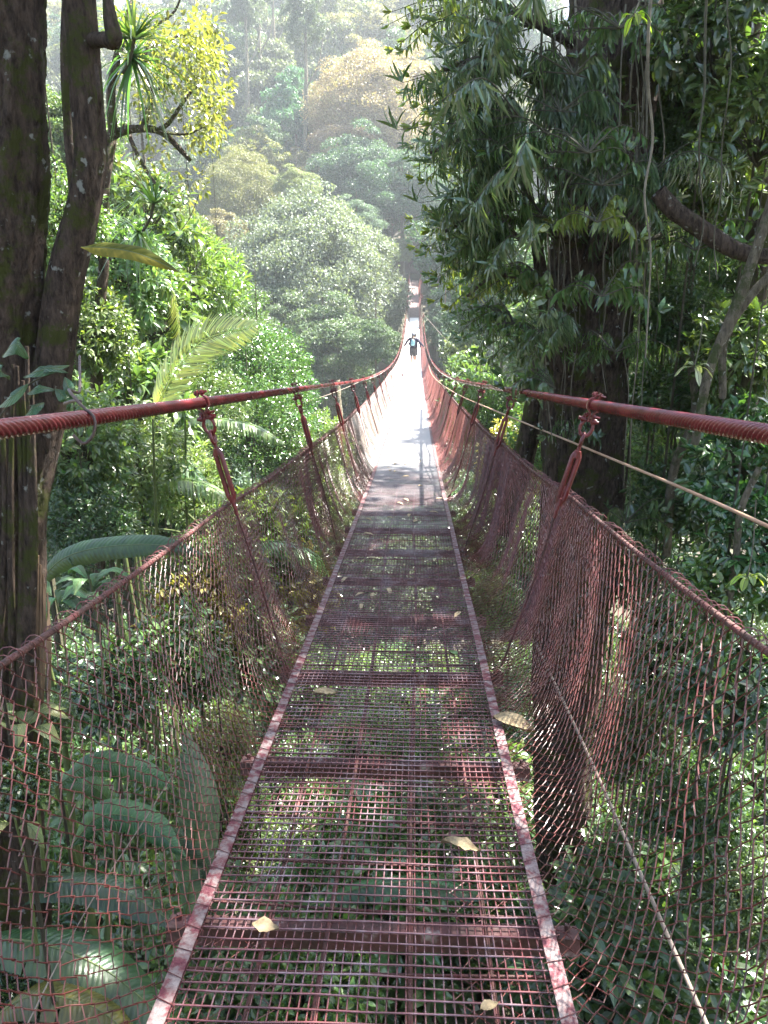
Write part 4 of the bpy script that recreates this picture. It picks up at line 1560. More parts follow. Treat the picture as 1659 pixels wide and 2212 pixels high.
def big_leaf(parent, mid, width, color, mat=None, label=None, **kw):
    mb = MB()
    P = blade(mb, mid, width, **kw)
    o = mb.build("leaf", mat or M['leaf_vein'], parent, smooth=True, color=color)
    o.location = -Vector(parent.location)
    m2 = MB()
    m2.tube(P, [max(0.0022, width * 0.028), max(0.0012, width * 0.008)], 6, len(P))
    r_ = m2.build("midrib", M['stem'], o, smooth=True)
    if label:
        o["label"] = label
    return o


BAN = [0.05, 0.55, 0.85, 1.0, 1.0, 0.97, 0.85, 0.5, 0.08]
bananas = [
    ("arching banana plant with one long dark green leaf lying level behind the left net", [
        ([at(60, 1290, 5.3), at(140, 1205, 5.2), at(260, 1178, 5.1), at(380, 1182, 5.0), at(440, 1200, 4.9)], 0.19, (0.025, 0.07, 0.018))]),
    ("banana plant with two huge blue green leaves in the bottom left corner", [
        ([at(-120, 2060, 3.3), at(30, 2030, 3.3), at(200, 2080, 3.25), at(400, 2240, 3.1)], 0.36, (0.026, 0.060, 0.026)),
        ([at(-60, 1960, 3.7), at(110, 1905, 3.7), at(260, 1925, 3.7), at(400, 2010, 3.6)], 0.26, (0.04, 0.075, 0.042))]),
    ("banana plant with an upright pale blue green leaf beside the left deck edge", [
        ([at(400, 1990, 4.4), at(415, 1860, 4.4), at(425, 1720, 4.4), at(400, 1580, 4.5)], 0.30, (0.085, 0.13, 0.095)),
        ([at(480, 1990, 4.4), at(455, 1900, 4.4), at(425, 1830, 4.4), at(370, 1790, 4.4)], 0.22, (0.06, 0.10, 0.065))]),
    ("banana plant whose yellowing green leaf fills the lowest left corner", [
        ([at(-60, 2240, 3.0), at(80, 2150, 3.0), at(210, 2180, 2.95), at(330, 2290, 2.9)], 0.22, (0.075, 0.085, 0.018))]),
    ("banana plant with a dark level leaf seen through the mesh near the bottom", [
        ([at(660, 1960, 5.0), at(780, 1918, 5.0), at(900, 1905, 5.0), at(1060, 1940, 5.0)], 0.26, (0.025, 0.08, 0.035))]),
    ("wide leaved plant with glossy blades just left of the upright banana leaf", [
        ([at(150, 1830, 4.2), at(230, 1760, 4.2), at(300, 1770, 4.2), at(400, 1850, 4.1)], 0.2, (0.045, 0.11, 0.05)),
        ([at(120, 1700, 4.4), at(200, 1650, 4.4), at(300, 1665, 4.4), at(380, 1700, 4.3)], 0.17, (0.04, 0.10, 0.04)),
        ([at(260, 1760, 4.6), at(200, 1700, 4.6), at(130, 1690, 4.6), at(60, 1730, 4.5)], 0.15, (0.05, 0.11, 0.05))]),
]
for lab, lv in bananas:
    b0 = lv[0][0][0]
    gx_, gy_ = float(b0[0]), float(b0[1])
    t = thing("banana_plant", lab, "banana plant", (gx_, gy_, float(ground_z(gx_, gy_))))
    for (mid, w, col) in lv:
        face = (0, -0.75, 0.65) if 'arching' in lab or 'upright' in lab else (0, 0, 1)
        big_leaf(t, mid, w, col, up=face, prof=BAN, ripple=0.0028, rows=110, cols=7, fold=0.12, droop=0.28, tear=0.03, veins=46.0, vslant=0.15, mat=M['leaf_vein'])
        mb = MB()
        mb.tube([(gx_, gy_, float(ground_z(gx_, gy_)) - .1), ((mid[0][0] + gx_) / 2 + .02, (mid[0][1] + gy_) / 2 + 0.1, mid[0][2] - 0.5), mid[0]], [0.05, .03, .014], 8, 16)
        s_ = mb.build("stalk", M['stem'], t, smooth=True)
        s_.location = -Vector(t.location)

# long hanging leaf from the left trunk
t = thing("strap_leaf_plant", "single long brownish green leaf stretching right from the thin left stem", "plant", tuple(at(180, 545, 3.5)))
big_leaf(t, [at(176, 534, 3.5), at(235, 536, 3.3), at(310, 552, 3.15), at(390, 588, 3.1)], 0.088, (0.11, 0.115, 0.02), mat=M['leaf_dull'], prof=[.12, .45, .8, .97, 1, .95, .72, .42, .03], rows=44, cols=6, fold=0.25, droop=0.25, up=(0, -0.75, 0.65))

# climber on the trunk by the hook
t = thing("climbing_plant", "dark glossy broad leaved climber on the left trunk above the cable hook", "plant", tuple(at(40, 860, 3.1)))
YC = 3.05
for (a, b, c, w) in [((5, 770), (35, 745), (62, 775), .085), ((150, 790), (90, 800), (50, 815), .05), ((140, 815), (150, 840), (165, 868), .045),
                     ((60, 850), (85, 838), (120, 842), .05), ((95, 870), (75, 880), (48, 905), .06), ((60, 830), (30, 855), (-5, 880), .055),
                     ((75, 805), (110, 795), (148, 805), .04), ((120, 840), (140, 860), (150, 890), .05), ((20, 820), (0, 800), (-20, 790), .06)]:
    big_leaf(t, [at(*a, YC), at(*b, YC - .06), at(*c, YC)], w, (0.025, 0.075, 0.03), rows=18, cols=4, fold=0.12, droop=0.2, up=(0.1, -0.7, 0.7), prof=[.1, .8, 1, .9, .6, .05])
mb = MB()
mb.tube([at(0, 900, 3.15), at(40, 850, 3.1), at(80, 820, 3.08), at(140, 800, 3.06)], .004, 6, 20)
q = mb.build("stem", M['twig'], t)
q.location = -Vector(t.location)

# broad leaved seedlings left: two rosettes
for (cx_, cy_, Y, nl, ln, w, col, lab) in [(195, 1250, 4.7, 12, 0.24, 0.085, (0.06, 0.14, 0.055), "pale green broad leaved rosette below the long banana leaf"),
                                          (120, 1290, 5.0, 8, 0.28, 0.11, (0.05, 0.12, 0.045), "broad leaved plant tucked beside the left trunk"),
                                          (45, 1560, 3.3, 7, 0.24, 0.09, (0.16, 0.19, 0.08), "pale cream green broad leaves at the left edge behind the net"),
                                          (30, 1760, 3.2, 6, 0.26, 0.085, (0.15, 0.19, 0.08), "light edged broad leaves at the left edge above the huge banana leaves")]:
    c = at(cx_, cy_, Y)
    t = thing("broadleaf_plant", lab, "plant", (c[0], c[1], c[2] - 0.6))
    mb = MB()
    mb.tube([(c[0], c[1], c[2] - 0.9), (c[0] + .02, c[1], c[2] - .3), c], [.012, .008, .005], 6, 12)
    q = mb.build("stem", M['stem'], t)
    q.location = -Vector(t.location)
    for k in range(nl):
        a = k * 2.4 + random.uniform(-.3, .3)
        d = np.array([math.cos(a), math.sin(a) * 0.8, 0.15])
        l_ = ln * random.uniform(.8, 1.15)
        b0 = c + np.array([0, 0, -0.012 * k])
        big_leaf(t, [b0 + d * l_ * .15, b0 + d * l_ * .6 + [0, 0, .05], b0 + d * l_ * 1.1 + [0, 0, -.04]], w, col, rows=22, cols=4, fold=0.15, droop=.15, ripple=0.0012, prof=[.05, .6, .95, 1, .8, .5, .04])


# ------------------------------------------------------------------ palms
def frond(mb, path, ll, n=46, wd=0.02, ang=0.75, hang=0.25, up=(0, 0, 1), both=True):
    P = smooth_path(path, n)
    T = unit(np.gradient(P, axis=0))
    S = unit(np.cross(T, np.asarray(up, float)))
    t = np.linspace(0, 1, n)
    env = np.clip(np.sin(math.pi * (0.08 + 0.90 * t)) ** 0.6, 0.05, 1)
    mb.tubes(P[None], np.linspace(0.009, 0.002, n)[None], 5)
    for sgn in (-1, 1):
        Dd = unit(S * sgn * math.sin(ang) + T * math.cos(ang) + np.array([0, 0, -hang]) + rng.normal(size=(n, 3)) * 0.05)
        N = np.cross(S, T) + rng.normal(size=(n, 3)) * 0.15
        s0 = 5
        add_leaves(mb, P[s0:], Dd[s0:], N[s0:], (ll * env)[s0:], wd, 'strap')


PALM = [
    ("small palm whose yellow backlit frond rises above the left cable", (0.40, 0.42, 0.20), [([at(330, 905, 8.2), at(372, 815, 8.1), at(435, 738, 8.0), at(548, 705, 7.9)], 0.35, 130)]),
    ("palm with one long pale arching frond under the left cable", (0.13, 0.19, 0.07), [([at(400, 905, 9), at(480, 905, 8.6), at(550, 920, 8.4), at(610, 955, 8.2)], 0.22, 60),
                                                                                    ([at(330, 1060, 9), at(400, 1035, 8.6), at(470, 1060, 8.4), at(530, 1130, 8.3)], 0.3, 60)]),
    ("palm with hanging yellow green fronds right of the thin left stem", (0.16, 0.2, 0.04), [([at(250, 560, 12), at(310, 560, 12), at(360, 610, 12), at(390, 740, 12)], 0.4, 60),
                                                                                          ([at(280, 620, 12), at(240, 600, 12), at(200, 640, 12), at(180, 720, 12)], 0.4, 50)]),
    ("low palm with dark comb like fronds below the first left hanger", (0.06, 0.13, 0.04), [([at(280, 960, 9.5), at(330, 985, 9.3), at(400, 1000, 9.1), at(460, 1060, 9)], 0.35, 60),
                                                                                         ([at(520, 1180, 8.5), at(600, 1170, 8.3), at(680, 1200, 8.2), at(720, 1260, 8.2)], 0.28, 50)]),
]
for lab, col, frs in PALM:
    b0 = frs[0][0][0]
    x_, y_ = float(b0[0]), float(b0[1])
    t = thing("palm", lab, "palm", (x_, y_, float(ground_z(x_, y_))))
    for path, ll, n_ in frs:
        mb = MB()
        if n_ == 130:
            frond(mb, path, ll, 90, 0.017, 0.75, 0.05, (0, -1, 0.3))
        else:
            frond(mb, path, ll, n_, 0.028)
        o = mb.build("leaf_frond", M['leaf'], t, color=col)
        o.location = -Vector(t.location)
        mb = MB()
        mb.tube([(x_, y_, float(ground_z(x_, y_))), (x_ - 0.1, y_ + .1, b0[2] - 1.2), path[0]], [.05, .03, .011], 7, 14)
        o = mb.build("stem", M['stem'], t)
        o.location = -Vector(t.location)


# ------------------------------------------------------------------ yellow leaved tree, top left
t = thing("yellow_leaved_tree", "sunlit tree with small yellow green leaves on dark crooked branches at the top left", "tree", tuple(at(215, 700, 12)))
YY = 11.5
mb = MB()
for path, r in [([(200, 900), (215, 600), (225, 400), (245, 285)], (.16, .1, .07)), ([(225, 300), (290, 278), (340, 282), (412, 347)], (.07, .05, .03)),
                ([(310, 276), (326, 205), (316, 140), (330, 60)], (.05, .035, .02)), ([(328, 205), (350, 190), (378, 184)], (.03, .02, .012)),
                ([(340, 282), (368, 262), (400, 215), (440, 170)], (.035, .025, .015)), ([(245, 290), (240, 200), (262, 90), (300, -40)], (.07, .05, .03)),
                ([(270, 270), (300, 340), (340, 400), (390, 430)], (.035, .025, .012)), ([(300, 120), (360, 90), (420, 60)], (.025, .018, .01)),
                ([(345, 285), (400, 290), (450, 270)], (.02, .015, .008)), ([(330, 60), (380, 20), (400, -60)], (.02, .015, .008))]:
    mb.tube([at(a, b, YY + random.uniform(-.4, .4)) for a, b in path], [q for q in r], 7, 18)
o = mb.build("trunk", M['bark'], t)
o.location = -Vector(t.location)
mb = MB()
cl = []
for (px, py, rx, ry, n_) in [(400, 110, 70, 55, 150), (450, 190, 45, 70, 150), (440, 290, 40, 60, 110), (300, 60, 70, 60, 90), (350, 250, 60, 60, 50), (320, 350, 60, 40, 30),
                             (400, 390, 50, 40, 30), (420, 60, 50, 40, 90), (300, 170, 50, 60, 60), (460, 120, 40, 40, 70), (365, 160, 50, 60, 60)]:
    for _ in range(int(n_ * 0.4)):
        a, rr = random.uniform(0, 6.28), math.sqrt(random.random())
        cl.append(at(px + rx * rr * math.cos(a), py + ry * rr * math.sin(a), YY + random.uniform(-1.3, 1.3)))
cl = np.array(cl)
whorls(mb, cl, rvec(len(cl)), 9, 0.17, 0.085, 0.042, 'oval', 0.3)
o = mb.build("crown", M['leaf'], t, color=(0.115, 0.125, 0.042))
o.location = -Vector(t.location)


# spiky air plants
def airplant(c, ln, n_, col, lab, down):
    t = thing("air_plant", lab, "air plant", tuple(c))
    mb = MB()
    for k in range(n_):
        d = rvec(1)[0] * [1, .8, 1]
        d[2] = d[2] - 0.5 if down else abs(d[2]) * .9 + .1 * d[2]
        d = unit(d)
        l_ = ln * random.uniform(.6, 1.1)
        p = smooth_path([np.zeros(3), d * l_ * .55, d * l_ + np.array([0, 0, -0.28 * l_])], 8)
        w = np.linspace(0.014, 0.002, 8)
        S = unit(np.cross(d, [0, 0, 1.0]))
        V = np.concatenate([p - S * w[:, None], p + S * w[:, None]])
        i = np.arange(7)
        mb.add(V, np.stack([i, i + 8, i + 9, i + 1], -1), np.full(7, rng.random()))
    mb.build("leaf_rosette", M['leaf'], t, color=col)
    m2 = MB()
    m2.tube([(0, 0, 0), (-.05, .02, -.12), (-.12, .05, -.2)], .012, 6, 8)
    m2.build("stem", M['twig'], t)


airplant(at(290, 85, 6.0), 0.50, 60, (0.09, 0.15, 0.05), "spiky long leaved air plant at the top left under the yellow crown", False)
airplant(at(285, 120, 6.2), 0.55, 55, (0.05, 0.11, 0.04), "air plant with long dark leaves hanging down below the branch stub", True)
airplant(at(332, 440, 6.5), 0.45, 50, (0.10, 0.18, 0.06), "pale green star shaped air plant halfway down the left side", False)
airplant(at(300, 500, 7.0), 0.5, 40, (0.08, 0.15, 0.05), "air plant with thin hanging leaves below the star shaped one", True)

# ------------------------------------------------------------------ right: big trunk with climbers
YR = 7.0
t = thing("giant_tree", "huge dark trunk covered in roots and climbers right of the bridge", "tree", tuple(at(1215, 2000, YR)))
BIGT = t
mb = MB()
ctr = [(1335, -200), (1325, 100), (1300, 350), (1276, 600), (1264, 850), (1258, 1100), (1225, 1400), (1215, 1800), (1208, 2250)]
bark_tube(mb, [at(a, b, YR) for a, b in ctr], [px_r(w, YR) for w in (80, 84, 88, 88, 86, 74, 66, 60, 70)], 320, 84, 0.10, 4, 5)
bark_tube(mb, [at(1385, -200, 7.5), at(1390, 100, 7.5), at(1370, 350, 7.4), at(1340, 560, 7.3), at(1300, 800, 7.2)], [px_r(w, 7.5) for w in (36, 38, 36, 34, 30)], 90, 24, 0.12, 2, 3)
bark_tube(mb, [at(1085, 1150, 7.6), at(1125, 1020, 7.5), at(1160, 860, 7.4), at(1185, 700, 7.3), at(1215, 520, 7.1)], [px_r(w, 7.5) for w in (22, 24, 22, 20, 20)], 60, 18, 0.12, 1, 3)
bark_tube(mb, [at(1192, 1250, 6.55), at(1190, 1000, 6.55), at(1182, 820, 6.6), at(1176, 640, 6.6), at(1150, 470, 6.5), at(1120, 330, 6.3)], [px_r(w, 6.6) for w in (15, 14, 13, 14, 12, 9)], 80, 14, 0.15, 5, 3)
q = mb.build("trunk", M['bark'], t, smooth=True)
q.location = -Vector(t.location)
mb = MB()
for pts, r in [([(1270, 250), (1150, 170), (1040, 130), (960, 150)], (.06, .035, .015)), ([(1250, 420), (1120, 330), (1010, 300), (930, 330)], (.06, .03, .012)),
               ([(1240, 520), (1130, 480), (1030, 470), (960, 500)], (.05, .03, .012)), ([(1240, 90), (1100, 20), (1000, -20)], (.06, .03, .015)),
               ([(1260, 640), (1150, 600), (1060, 600), (1010, 640)], (.04, .02, .01))]:
    mb.tube([at(a, b, 6.6 - 0.2 * i) for i, (a, b) in enumerate(pts)], list(r), 8, 26)
q = mb.build("limb", M['bark'], t, smooth=True)
q.location = -Vector(t.location)
# crown above the picture: it shades the near deck
mb = MB()
m = 2600
cx = rng.uniform(-1, 1, m)
cyy = rng.uniform(-1, 1, m)
kk = cx ** 2 + cyy ** 2 < 1
cx, cyy = cx[kk], cyy[kk]
cc = np.stack([5.0 + 3.9 * cx, 7.6 + 7.3 * cyy, 7.0 + 2.0 * rng.random(len(cx)) - 1.2 * (cx ** 2 + cyy ** 2)], -1)
gap = (np.sin(cc[:, 0] * 2.3 + 0.5) + np.sin(cc[:, 1] * 1.9 + cc[:, 0] * 0.6)) > np.where((cc[:, 1] > 9) & (cc[:, 0] > 3), -0.2, 1.2)
cc = cc[~gap]
whorls(mb, cc, np.tile([0, 0, 1.0], (len(cc), 1)), 7, 0.35, 0.30, 0.13, 'rhomb')
CROWN_N = len(cc)
q = mb.build("crown", M['leaf'], t, color=(0.05, 0.10, 0.025))
q.location = -Vector(t.location)
mb = MB()
for k in range(10):
    a = k * 0.63
    e = np.array([6.0 + 4.0 * math.cos(a), 7.5 + 6 * math.sin(a), 7.2])
    mb.tube([at(1335, -180, YR), at(1335, -180, YR) * 0.5 + e * 0.5 + [0, 0, .5], e], [.14, .08, .03], 7, 14)
q = mb.build("limb", M['bark'], t)
q.location = -Vector(t.location)

# aerial roots and lianas on and beside the trunk
for k in range(36):
    big = k < 24
    x0 = random.uniform(1150, 1420) if big else random.uniform(1380, 1700)
    y0 = random.uniform(-60, 350) if big else random.uniform(-90, -20)
    y1 = y0 + random.uniform(350, 900)
    Yv = random.uniform(6.0, 6.5) if big else random.uniform(4.6, 9)
    n_ = 7
    pts = [at(x0 + random.uniform(-9, 9) + (x0 - 1290) * -0.12 * i / n_, y0 + (y1 - y0) * i / n_, Yv + random.uniform(-.05, .05)) for i in range(n_ + 1)]
    mb = MB()
    mb.tube(pts, [random.uniform(.004, .010), random.uniform(.002, .004)], 6, 46)
    tag(mb.build("liana", M['vine'] if random.random() < .6 else M['twig'], smooth=True),
        "thin pale aerial root hanging against the giant trunk" if big else "thin liana hanging in the shaded forest on the right", "liana",
        "aerial roots on the giant trunk" if big else "lianas in the right forest")


# drooping long leaved epiphytes
def spray_proto(seed, nb, blen, ll, wd, per):
    global rng
    keep = rng
    rng = np.random.default_rng(seed)
    mb, st = MB(), MB()
    for k in range(nb):
        a = rng.uniform(-1.5, 1.5) + math.pi            # towards -X
        d = np.array([math.cos(a), math.sin(a), rng.uniform(-.1, .7)])
        L_ = blen * rng.uniform(.55, 1.1)
        p = smooth_path([np.zeros(3), d * L_ * .5 + [0, 0, .03], d * L_ + np.array([0, 0, -.30 * L_])], 20)
        st.tubes(p[None], np.linspace(.006, .002, 20)[None], 5)
        m = int(per * rng.uniform(.7, 1.2))
        ti = rng.uniform(5, 19, m)
        i0 = ti.astype(int)
        P = p[i0]
        T = unit(np.gradient(p, axis=0))[i0]
        S = unit(np.cross(T, [0, 0, 1.0])) * np.where(np.arange(m) % 2, 1, -1)[:, None]
        Dd = S * .35 + T * .25 + np.array([0, 0, -.95]) + rng.normal(size=(m, 3)) * .16
        add_leaves(mb, P, Dd, T + rng.normal(size=(m, 3)) * .3, ll * rng.uniform(.65, 1.1, m), wd, 'strap')
        tip = p[-1]
        add_leaves(mb, np.tile(tip, (5, 1)), T[:1] + rng.normal(size=(5, 3)) * .3 + [0, 0, .5], rvec(5), ll * .7, wd * 1.2, 'strap')
    rng = keep
    return proto_mesh(mb, "foliage", M['leaf_gloss']), proto_mesh(st, "stems", M['twig'])


SP = [spray_proto(1, 12, 0.80, 0.21, 0.017, 44), spray_proto(2, 15, 0.7, 0.18, 0.015, 40), spray_proto(3, 8, 0.55, 0.17, 0.034, 16), spray_proto(4, 20, 0.6, 0.11, 0.021, 22)]


def spray(px, py, Y, k, rz, sc, col, lab, grp=None):
    t = thing("epiphyte", lab, "epiphyte", tuple(at(px, py, Y)), grp)
    t.rotation_euler = (0, 0, rz)
    t.scale = (sc,) * 3
    child("foliage", SP[k][0], t, color=col)
    child("stems", SP[k][1], t)
    return t


E1, E2, E3 = (0.075, 0.115, 0.055), (0.07, 0.12, 0.038), (0.13, 0.17, 0.04)
EP = [
    (1150, 60, 6.0, 0, 0.2, 1.0, E1, "dark drooping long leaved epiphyte at the top of the giant trunk, left side"),
    (1100, 160, 6.2, 1, 0.0, 1.0, E1, "dark drooping epiphyte below the topmost one, reaching over the bridge"),
    (1120, 250, 5.8, 0, -0.3, 1.1, E1, "epiphyte with combs of hanging leaves at a third of the height, left of the trunk"),
    (1080, 300, 6.3, 1, 0.4, .9, E1, "outermost hanging epiphyte beside the pale far trees"),
    (1150, 380, 5.7, 0, 0.1, 1.1, E1, "long leaved epiphyte just above the middle branch"),
    (1100, 440, 6.2, 1, -0.2, .95, E1, "drooping epiphyte right of the far shelter"),
    (1130, 520, 5.9, 0, 0.3, .9, E1, "dark epiphyte hanging in front of the thin side stem"),
    (1090, 560, 6.4, 3, 0, 1.0, E2, "green leafy epiphyte hanging low toward the bridge"),
    (1220, 330, 5.7, 1, -1.2, 1.0, E1, "epiphyte in the middle of the giant trunk with grey hanging leaves"),
    (1300, 400, 5.6, 0, -1.5, .9, E1, "epiphyte in front of the giant trunk with long thin leaves"),
    (1400, 380, 5.9, 1, 3.3, .9, E1, "long leaved epiphyte on the right flank of the giant trunk"),
    (1290, 480, 5.4, 2, -1.3, .8, E3, "bright green tufted epiphyte at mid trunk"),
    (1300, 640, 5.6, 2, -1.4, 1.0, E2, "broad strap leaved epiphyte low on the giant trunk"),
    (1250, 720, 6.0, 1, -.4, .8, E1, "epiphyte with thin hanging leaves left of the strap leaved one"),
    (1180, 740, 6.2, 3, 0.1, .9, E2, "leafy epiphyte hanging above the right cable"),
    (1110, 700, 6.4, 3, -.2, .8, E2, "small leafy epiphyte hanging over the right cable by the second hanger"),
    (1200, 840, 5.9, 2, -.2, .9, E1, "broad leaved epiphyte hanging just above the right cable"),
    (1400, 520, 6.2, 1, -2.2, .9, E1, "pale leaved epiphyte right of mid trunk"),
    (1500, 540, 5.8, 2, -1.8, .9, E2, "light tipped epiphyte on the brown limb at the right"),
    (1240, 160, 5.9, 0, -1.0, 1.0, E1, "shaggy epiphyte in front of the upper trunk"),
    (1030, 60, 6.9, 3, 0.1, 1.1, E3, "sunlit yellow green leafy branch at the top, left edge of the right forest"),
    (1040, 220, 7.0, 3, -.2, 1.1, E3, "sunlit leafy branch hanging beside the orange tree"),
    (1050, 350, 7.0, 3, .2, 1.0, E3, "yellow green leafy branch hanging above the shelter"),
    (1060, 500, 7.0, 3, 0., 1.1, E3, "backlit leafy branch hanging right of the shelter"),
    (1100, 620, 7.2, 3, .3, 1.1, E3, "lowest backlit leafy branch beside the giant trunk"),
    (1340, 60, 5.8, 3, -1.4, 1.0, E2, "small leaved epiphyte at the top of the giant trunk"),
    (1180, 620, 6.4, 3, .1, 1.0, E2, "leafy epiphyte in the crook of the thin side stem"),
    (1250, 940, 6.3, 2, -1., .7, E1, "small epiphyte on the trunk below the right cable"),
    (1210, 240, 5.9, 0, -1.3, .9, E1, "combs of long leaves on the upper trunk left of its middle"),
    (1330, 760, 6.0, 1, -1.7, .7, E2, "small drooping epiphyte on the trunk just above the cable"),
    (1180, 470, 5.9, 1, -.9, .9, E2, "green drooping epiphyte left of the trunk centre"),
    (1270, 330, 5.5, 3, -1.4, 1.0, E2, "small leaved climber tuft in front of the giant trunk"),
    (1350, 1130, 6.0, 2, -1.9, .8, E1, "fern like epiphyte on the trunk behind the first right hanger"),
]
for e in EP:
    spray(*e, grp="epiphytes on the giant tree")

# ------------------------------------------------------------------ right forest
RIGHT = [
    (1180, 960, 11, 90, 0, LIT, "sunlit shrub between the cable and the slanting dark trunk"),
    (1035, 880, 20, 70, 3, LIT, "pale large leaved plant behind the near right hangers"),
    (1060, 900, 16, 80, 4, LIT, "bright shrub behind the third right hanger"),
    (1015, 815, 30, 52, 3, (0.1, .16, .05), "pale large leaved plant right of the walkers"),
    (990, 765, 44, 34, 3, (0.09, .13, .06), "large leaved plant low at the right side of the walkers"),
    (1000, 735, 52, 38, 3, (0.06, .10, .045), "darker large leaved plant behind the right side of the walkers"),
    (1120, 1010, 13, 90, 0, YEL, "yellow green sunlit shrub beyond the second right hanger"),
    (1080, 1150, 12, 90, 0, LIT, "bright shrub seen through the right net"),
    (1050, 1300, 9.5, 70, 1, MIDG, "green shrub close to the right deck edge behind the net"),
    (1470, 80, 9, 130, 0, MIDG, "leafy tree top at the upper right"),
    (1600, 200, 7.5, 130, 4, MIDG, "narrow leaved tree at the upper right edge"),
    (1480, 280, 9.5, 120, 0, MIDG, "shaded leafy mass right of the giant trunk"),
    (1600, 400, 8.0, 110, 0, DKG, "dark leafy shrub behind the pale stems at the right"),
    (1450, 620, 9.0, 110, 0, MIDG, "leafy mass right of the giant trunk above the cable"),
    (1600, 640, 7.5, 100, 1, DKG, "dark shrub at the right edge above the cable"),
    (1440, 780, 10, 110, 4, MIDG, "hanging foliage just above the right cable"),
    (1560, 860, 6.5, 100, 1, DKG, "dark broad leaved shrub at the right edge on the cable line"),
    (1430, 950, 8.5, 100, 0, MIDG, "green shrub just under the right cable beside the giant trunk"),
    (1600, 1000, 5.4, 110, 3, (0.045, 0.10, 0.03), "large ribbed leaved shrub right of the first right hanger"),
    (1480, 1080, 6.5, 100, 1, DKG, "broad leaved shrub beneath the tan wire"),
    (1640, 1160, 4.8, 100, 3, (0.045, 0.10, 0.03), "large leaved shrub at the right edge under the tan wire"),
    (1560, 1280, 4.8, 90, 3, (0.07, 0.14, 0.03), "shrub with bright fresh leaves above the right net rope"),
    (1400, 1220, 7.0, 100, 0, DKG, "dark shrub behind the upper right net"),
    (1450, 1420, 6.0, 100, 3, DKG, "dark large leaved shrub behind the right net"),
    (1600, 1500, 5.0, 120, 3, DKG, "big dark shrub behind the lower right net"),
    (1380, 1600, 6.0, 100, 1, DKG, "dark shrub low beside the giant trunk behind the net"),
    (1500, 1750, 5.0, 120, 1, DKG, "dark shrub in the lower right behind the pale rope"),
    (1350, 1900, 5.6, 110, 0, DKG, "small leaved dark shrub beside the near right deck edge"),
    (1600, 1950, 4.4, 120, 1, DKG, "dark shrub in the bottom right corner"),
    (1540, 60, 6.4, 110, 3, DKG, "broad leaved climber clump at the top right"),
    (1640, 260, 6.0, 100, 3, MIDG, "broad leaved clump at the right edge below the top"),
    (1480, 180, 7.5, 100, 1, DKG, "leafy clump beside the top of the giant trunk"),
    (1420, 330, 7.2, 70, 1, DKG, "leafy clump hugging the right flank of the giant trunk"),
    (1520, 400, 6.8, 80, 3, MIDG, "broad leaved clump above the broken brown limb"),
    (1600, 760, 6.0, 90, 3, MIDG, "broad leaved clump just above the right cable at the edge"),
    (1480, 690, 6.8, 80, 1, DKG, "leafy clump under the broken brown limb"),
    (1420, 860, 7.2, 70, 3, MIDG, "broad leaved clump on the right cable line beside the giant trunk"),
    (1420, 2120, 4.8, 120, 0, DKG, "dark shrub at the bottom right below the net"),
]
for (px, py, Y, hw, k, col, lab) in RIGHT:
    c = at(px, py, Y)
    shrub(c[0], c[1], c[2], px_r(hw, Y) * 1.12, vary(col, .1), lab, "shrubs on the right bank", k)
for (px, py, Y, hw, cr, col, lab) in [(1580, 130, 19, 190, 0, (0.17, 0.23, 0.045), "backlit tree behind the upper right foliage"),  # brighter yellow green paints in the backlight of the backlit trees
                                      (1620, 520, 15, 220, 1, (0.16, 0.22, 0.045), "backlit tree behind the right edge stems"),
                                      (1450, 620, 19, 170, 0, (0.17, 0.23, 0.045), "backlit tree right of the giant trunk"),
                                      (1560, 980, 15, 230, 1, MIDG, "tree behind the ribbed leaved shrubs"),
                                      (1420, 1000, 22, 170, 0, (0.13, 0.19, 0.035), "sunlit tree seen past the giant trunk under the cable"),
                                      (1250, 760, 30, 150, 2, LIT, "sunlit tree behind the giant trunk"),
                                      (1090, 660, 40, 110, 1, (0.06, 0.11, 0.05), "shaded tree behind the hanging epiphytes"),
                                      (1025, 640, 75, 72, 1, (0.05, 0.095, 0.055), "dark blue green tree right of the far bridge"),
                                      (1050, 560, 85, 120, 0, (0.05, 0.095, 0.055), "tall dark tree behind the right epiphytes"),
                                      (985, 560, 100, 62, 3, (0.055, 0.1, 0.055), "vine hung tree just right of the shelter"),
                                      (945, 672, 84, 28, 3, (0.05, 0.09, 0.05), "slim dark tree beside the right cable beyond the walkers"),
                                      (942, 640, 98, 26, 1, (0.055, 0.09, 0.05), "small dark tree between the far deck and the vine hung tree"),
                                      (960, 720, 72, 45, 1, (0.05, 0.09, 0.05), "small dark tree right of the far bridge deck")]:
    c = at(px, py, Y)
    forest_tree(c[0], c[1], c[2], px_r(hw, Y), col, lab, None, cr, 1.1, "bank_tree")
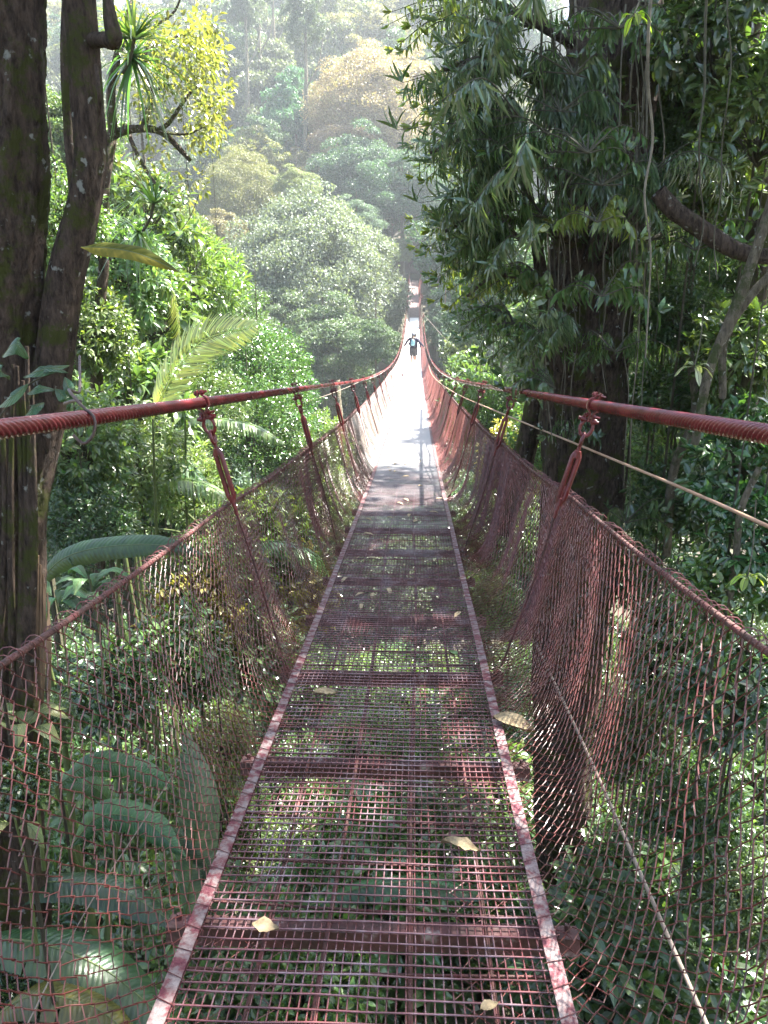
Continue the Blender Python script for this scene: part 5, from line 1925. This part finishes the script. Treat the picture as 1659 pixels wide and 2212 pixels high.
stems = [
    ([(1420, 415), (1450, 450), (1500, 485), (1600, 545), (1700, 560)], 18, 5.6, M['bark'], "broken brown limb lying level right of the giant trunk"),
    ([(1700, 330), (1640, 520), (1590, 660), (1535, 790), (1500, 960)], 11, 5.2, M['bark_pale'], "pale mottled stem slanting down at the right edge"),
    ([(1700, 560), (1620, 640), (1570, 720), (1560, 860)], 9, 5.3, M['bark_pale'], "thin pale stem crossing the mottled one"),
    ([(1640, -60), (1600, 200), (1640, 400), (1620, 760), (1600, 1100)], 24, 7.0, M['bark'], "dark trunk standing in the shade at the right edge"),
    ([(1500, -60), (1520, 150), (1480, 330), (1500, 560), (1470, 900)], 15, 8.0, M['bark'], "slim dark trunk between the giant trunk and the right edge"),
    ([(1560, 1380), (1590, 1200), (1600, 1100), (1640, 1010)], 8, 4.6, M['bark_pale'], "short pale stem carrying the ribbed leaves at the right"),
    ([(1440, 1200), (1460, 1000), (1500, 900), (1490, 760)], 10, 6.2, M['bark_pale'], "crooked pale stem under the right cable"),
    ([(740, 1050), (726, 900), (722, 820)], 16, 44, M['bark_pale'], "pale straight trunk standing far below the left cable"),
    ([(215, 1250), (222, 1000), (210, 760), (225, 560)], 13, 9.5, M['bark'], "thin dark trunk rising through the left bank shrubs"),
]
for pts, w, Y, mt, lab in stems:
    P = [at(a, b, Y) for a, b in pts]
    mb = MB()
    bark_tube(mb, P, [px_r(w, Y) * .9, px_r(w, Y), px_r(w, Y) * .8], 70, 14, 0.12, Y, 3)
    tag(mb.build("tree_stem", mt, smooth=True), lab, "trunk")

# fresh lit sprig right and the top sprig
for (px, py, Y, n_, ln, col, lab) in [(1615, 1245, 4.0, 8, .13, (0.17, .26, .03), "bright yellow green sprig lit by the sun above the right net rope"),
                                      (1370, 30, 4.6, 7, .11, (0.16, .24, .03), "hanging bright green sprig at the top over the giant trunk"),
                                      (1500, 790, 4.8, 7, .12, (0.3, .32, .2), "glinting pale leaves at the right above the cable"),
                                      (410, 600, 8.0, 12, .24, (0.14, .22, .05), "long leaved bright branch hanging right of the brownish leaf"),
                                      (390, 500, 7.6, 9, .22, (0.13, .22, .04), "bright green leaf whorl above the brownish leaf")]:
    c = at(px, py, Y)
    t = thing("leafy_sprig", lab, "sprig", tuple(c))
    for k in range(n_):
        a = k * 2.4
        d = np.array([math.cos(a), math.sin(a) * .7, random.uniform(-.7, .3)])
        l_ = ln * random.uniform(.7, 1.1)
        big_leaf(t, [c + d * l_ * .1, c + d * l_ * .55 + [0, 0, .01], c + d * l_ + [0, 0, -.03]], ln * .32, col, mat=M['leaf'], rows=12, cols=3, prof=[.05, .7, 1, .8, .05])
    mb = MB()
    mb.tube([(0, 0, 0), (.05, .1, .1), (.12, .3, .35)], .004, 5, 10)
    mb.build("stem", M['twig'], t)

# ------------------------------------------------------------------ air
mb = MB()
mb.box((0, 180, 80), (620, 560, 240))
hz, nt, P_, out_ = mat_base("haze_air")
nt.nodes.remove(P_)
vol = nt.nodes.new("ShaderNodeVolumePrincipled")
vol.inputs["Color"].default_value = (0.88, 0.94, 1.0, 1)
vol.inputs["Density"].default_value = 0.0006
vol.inputs["Anisotropy"].default_value = 0.35
nt.links.new(vol.outputs[0], out_.inputs["Volume"])
HZ = tag(mb.build("haze", hz), kind="stuff")
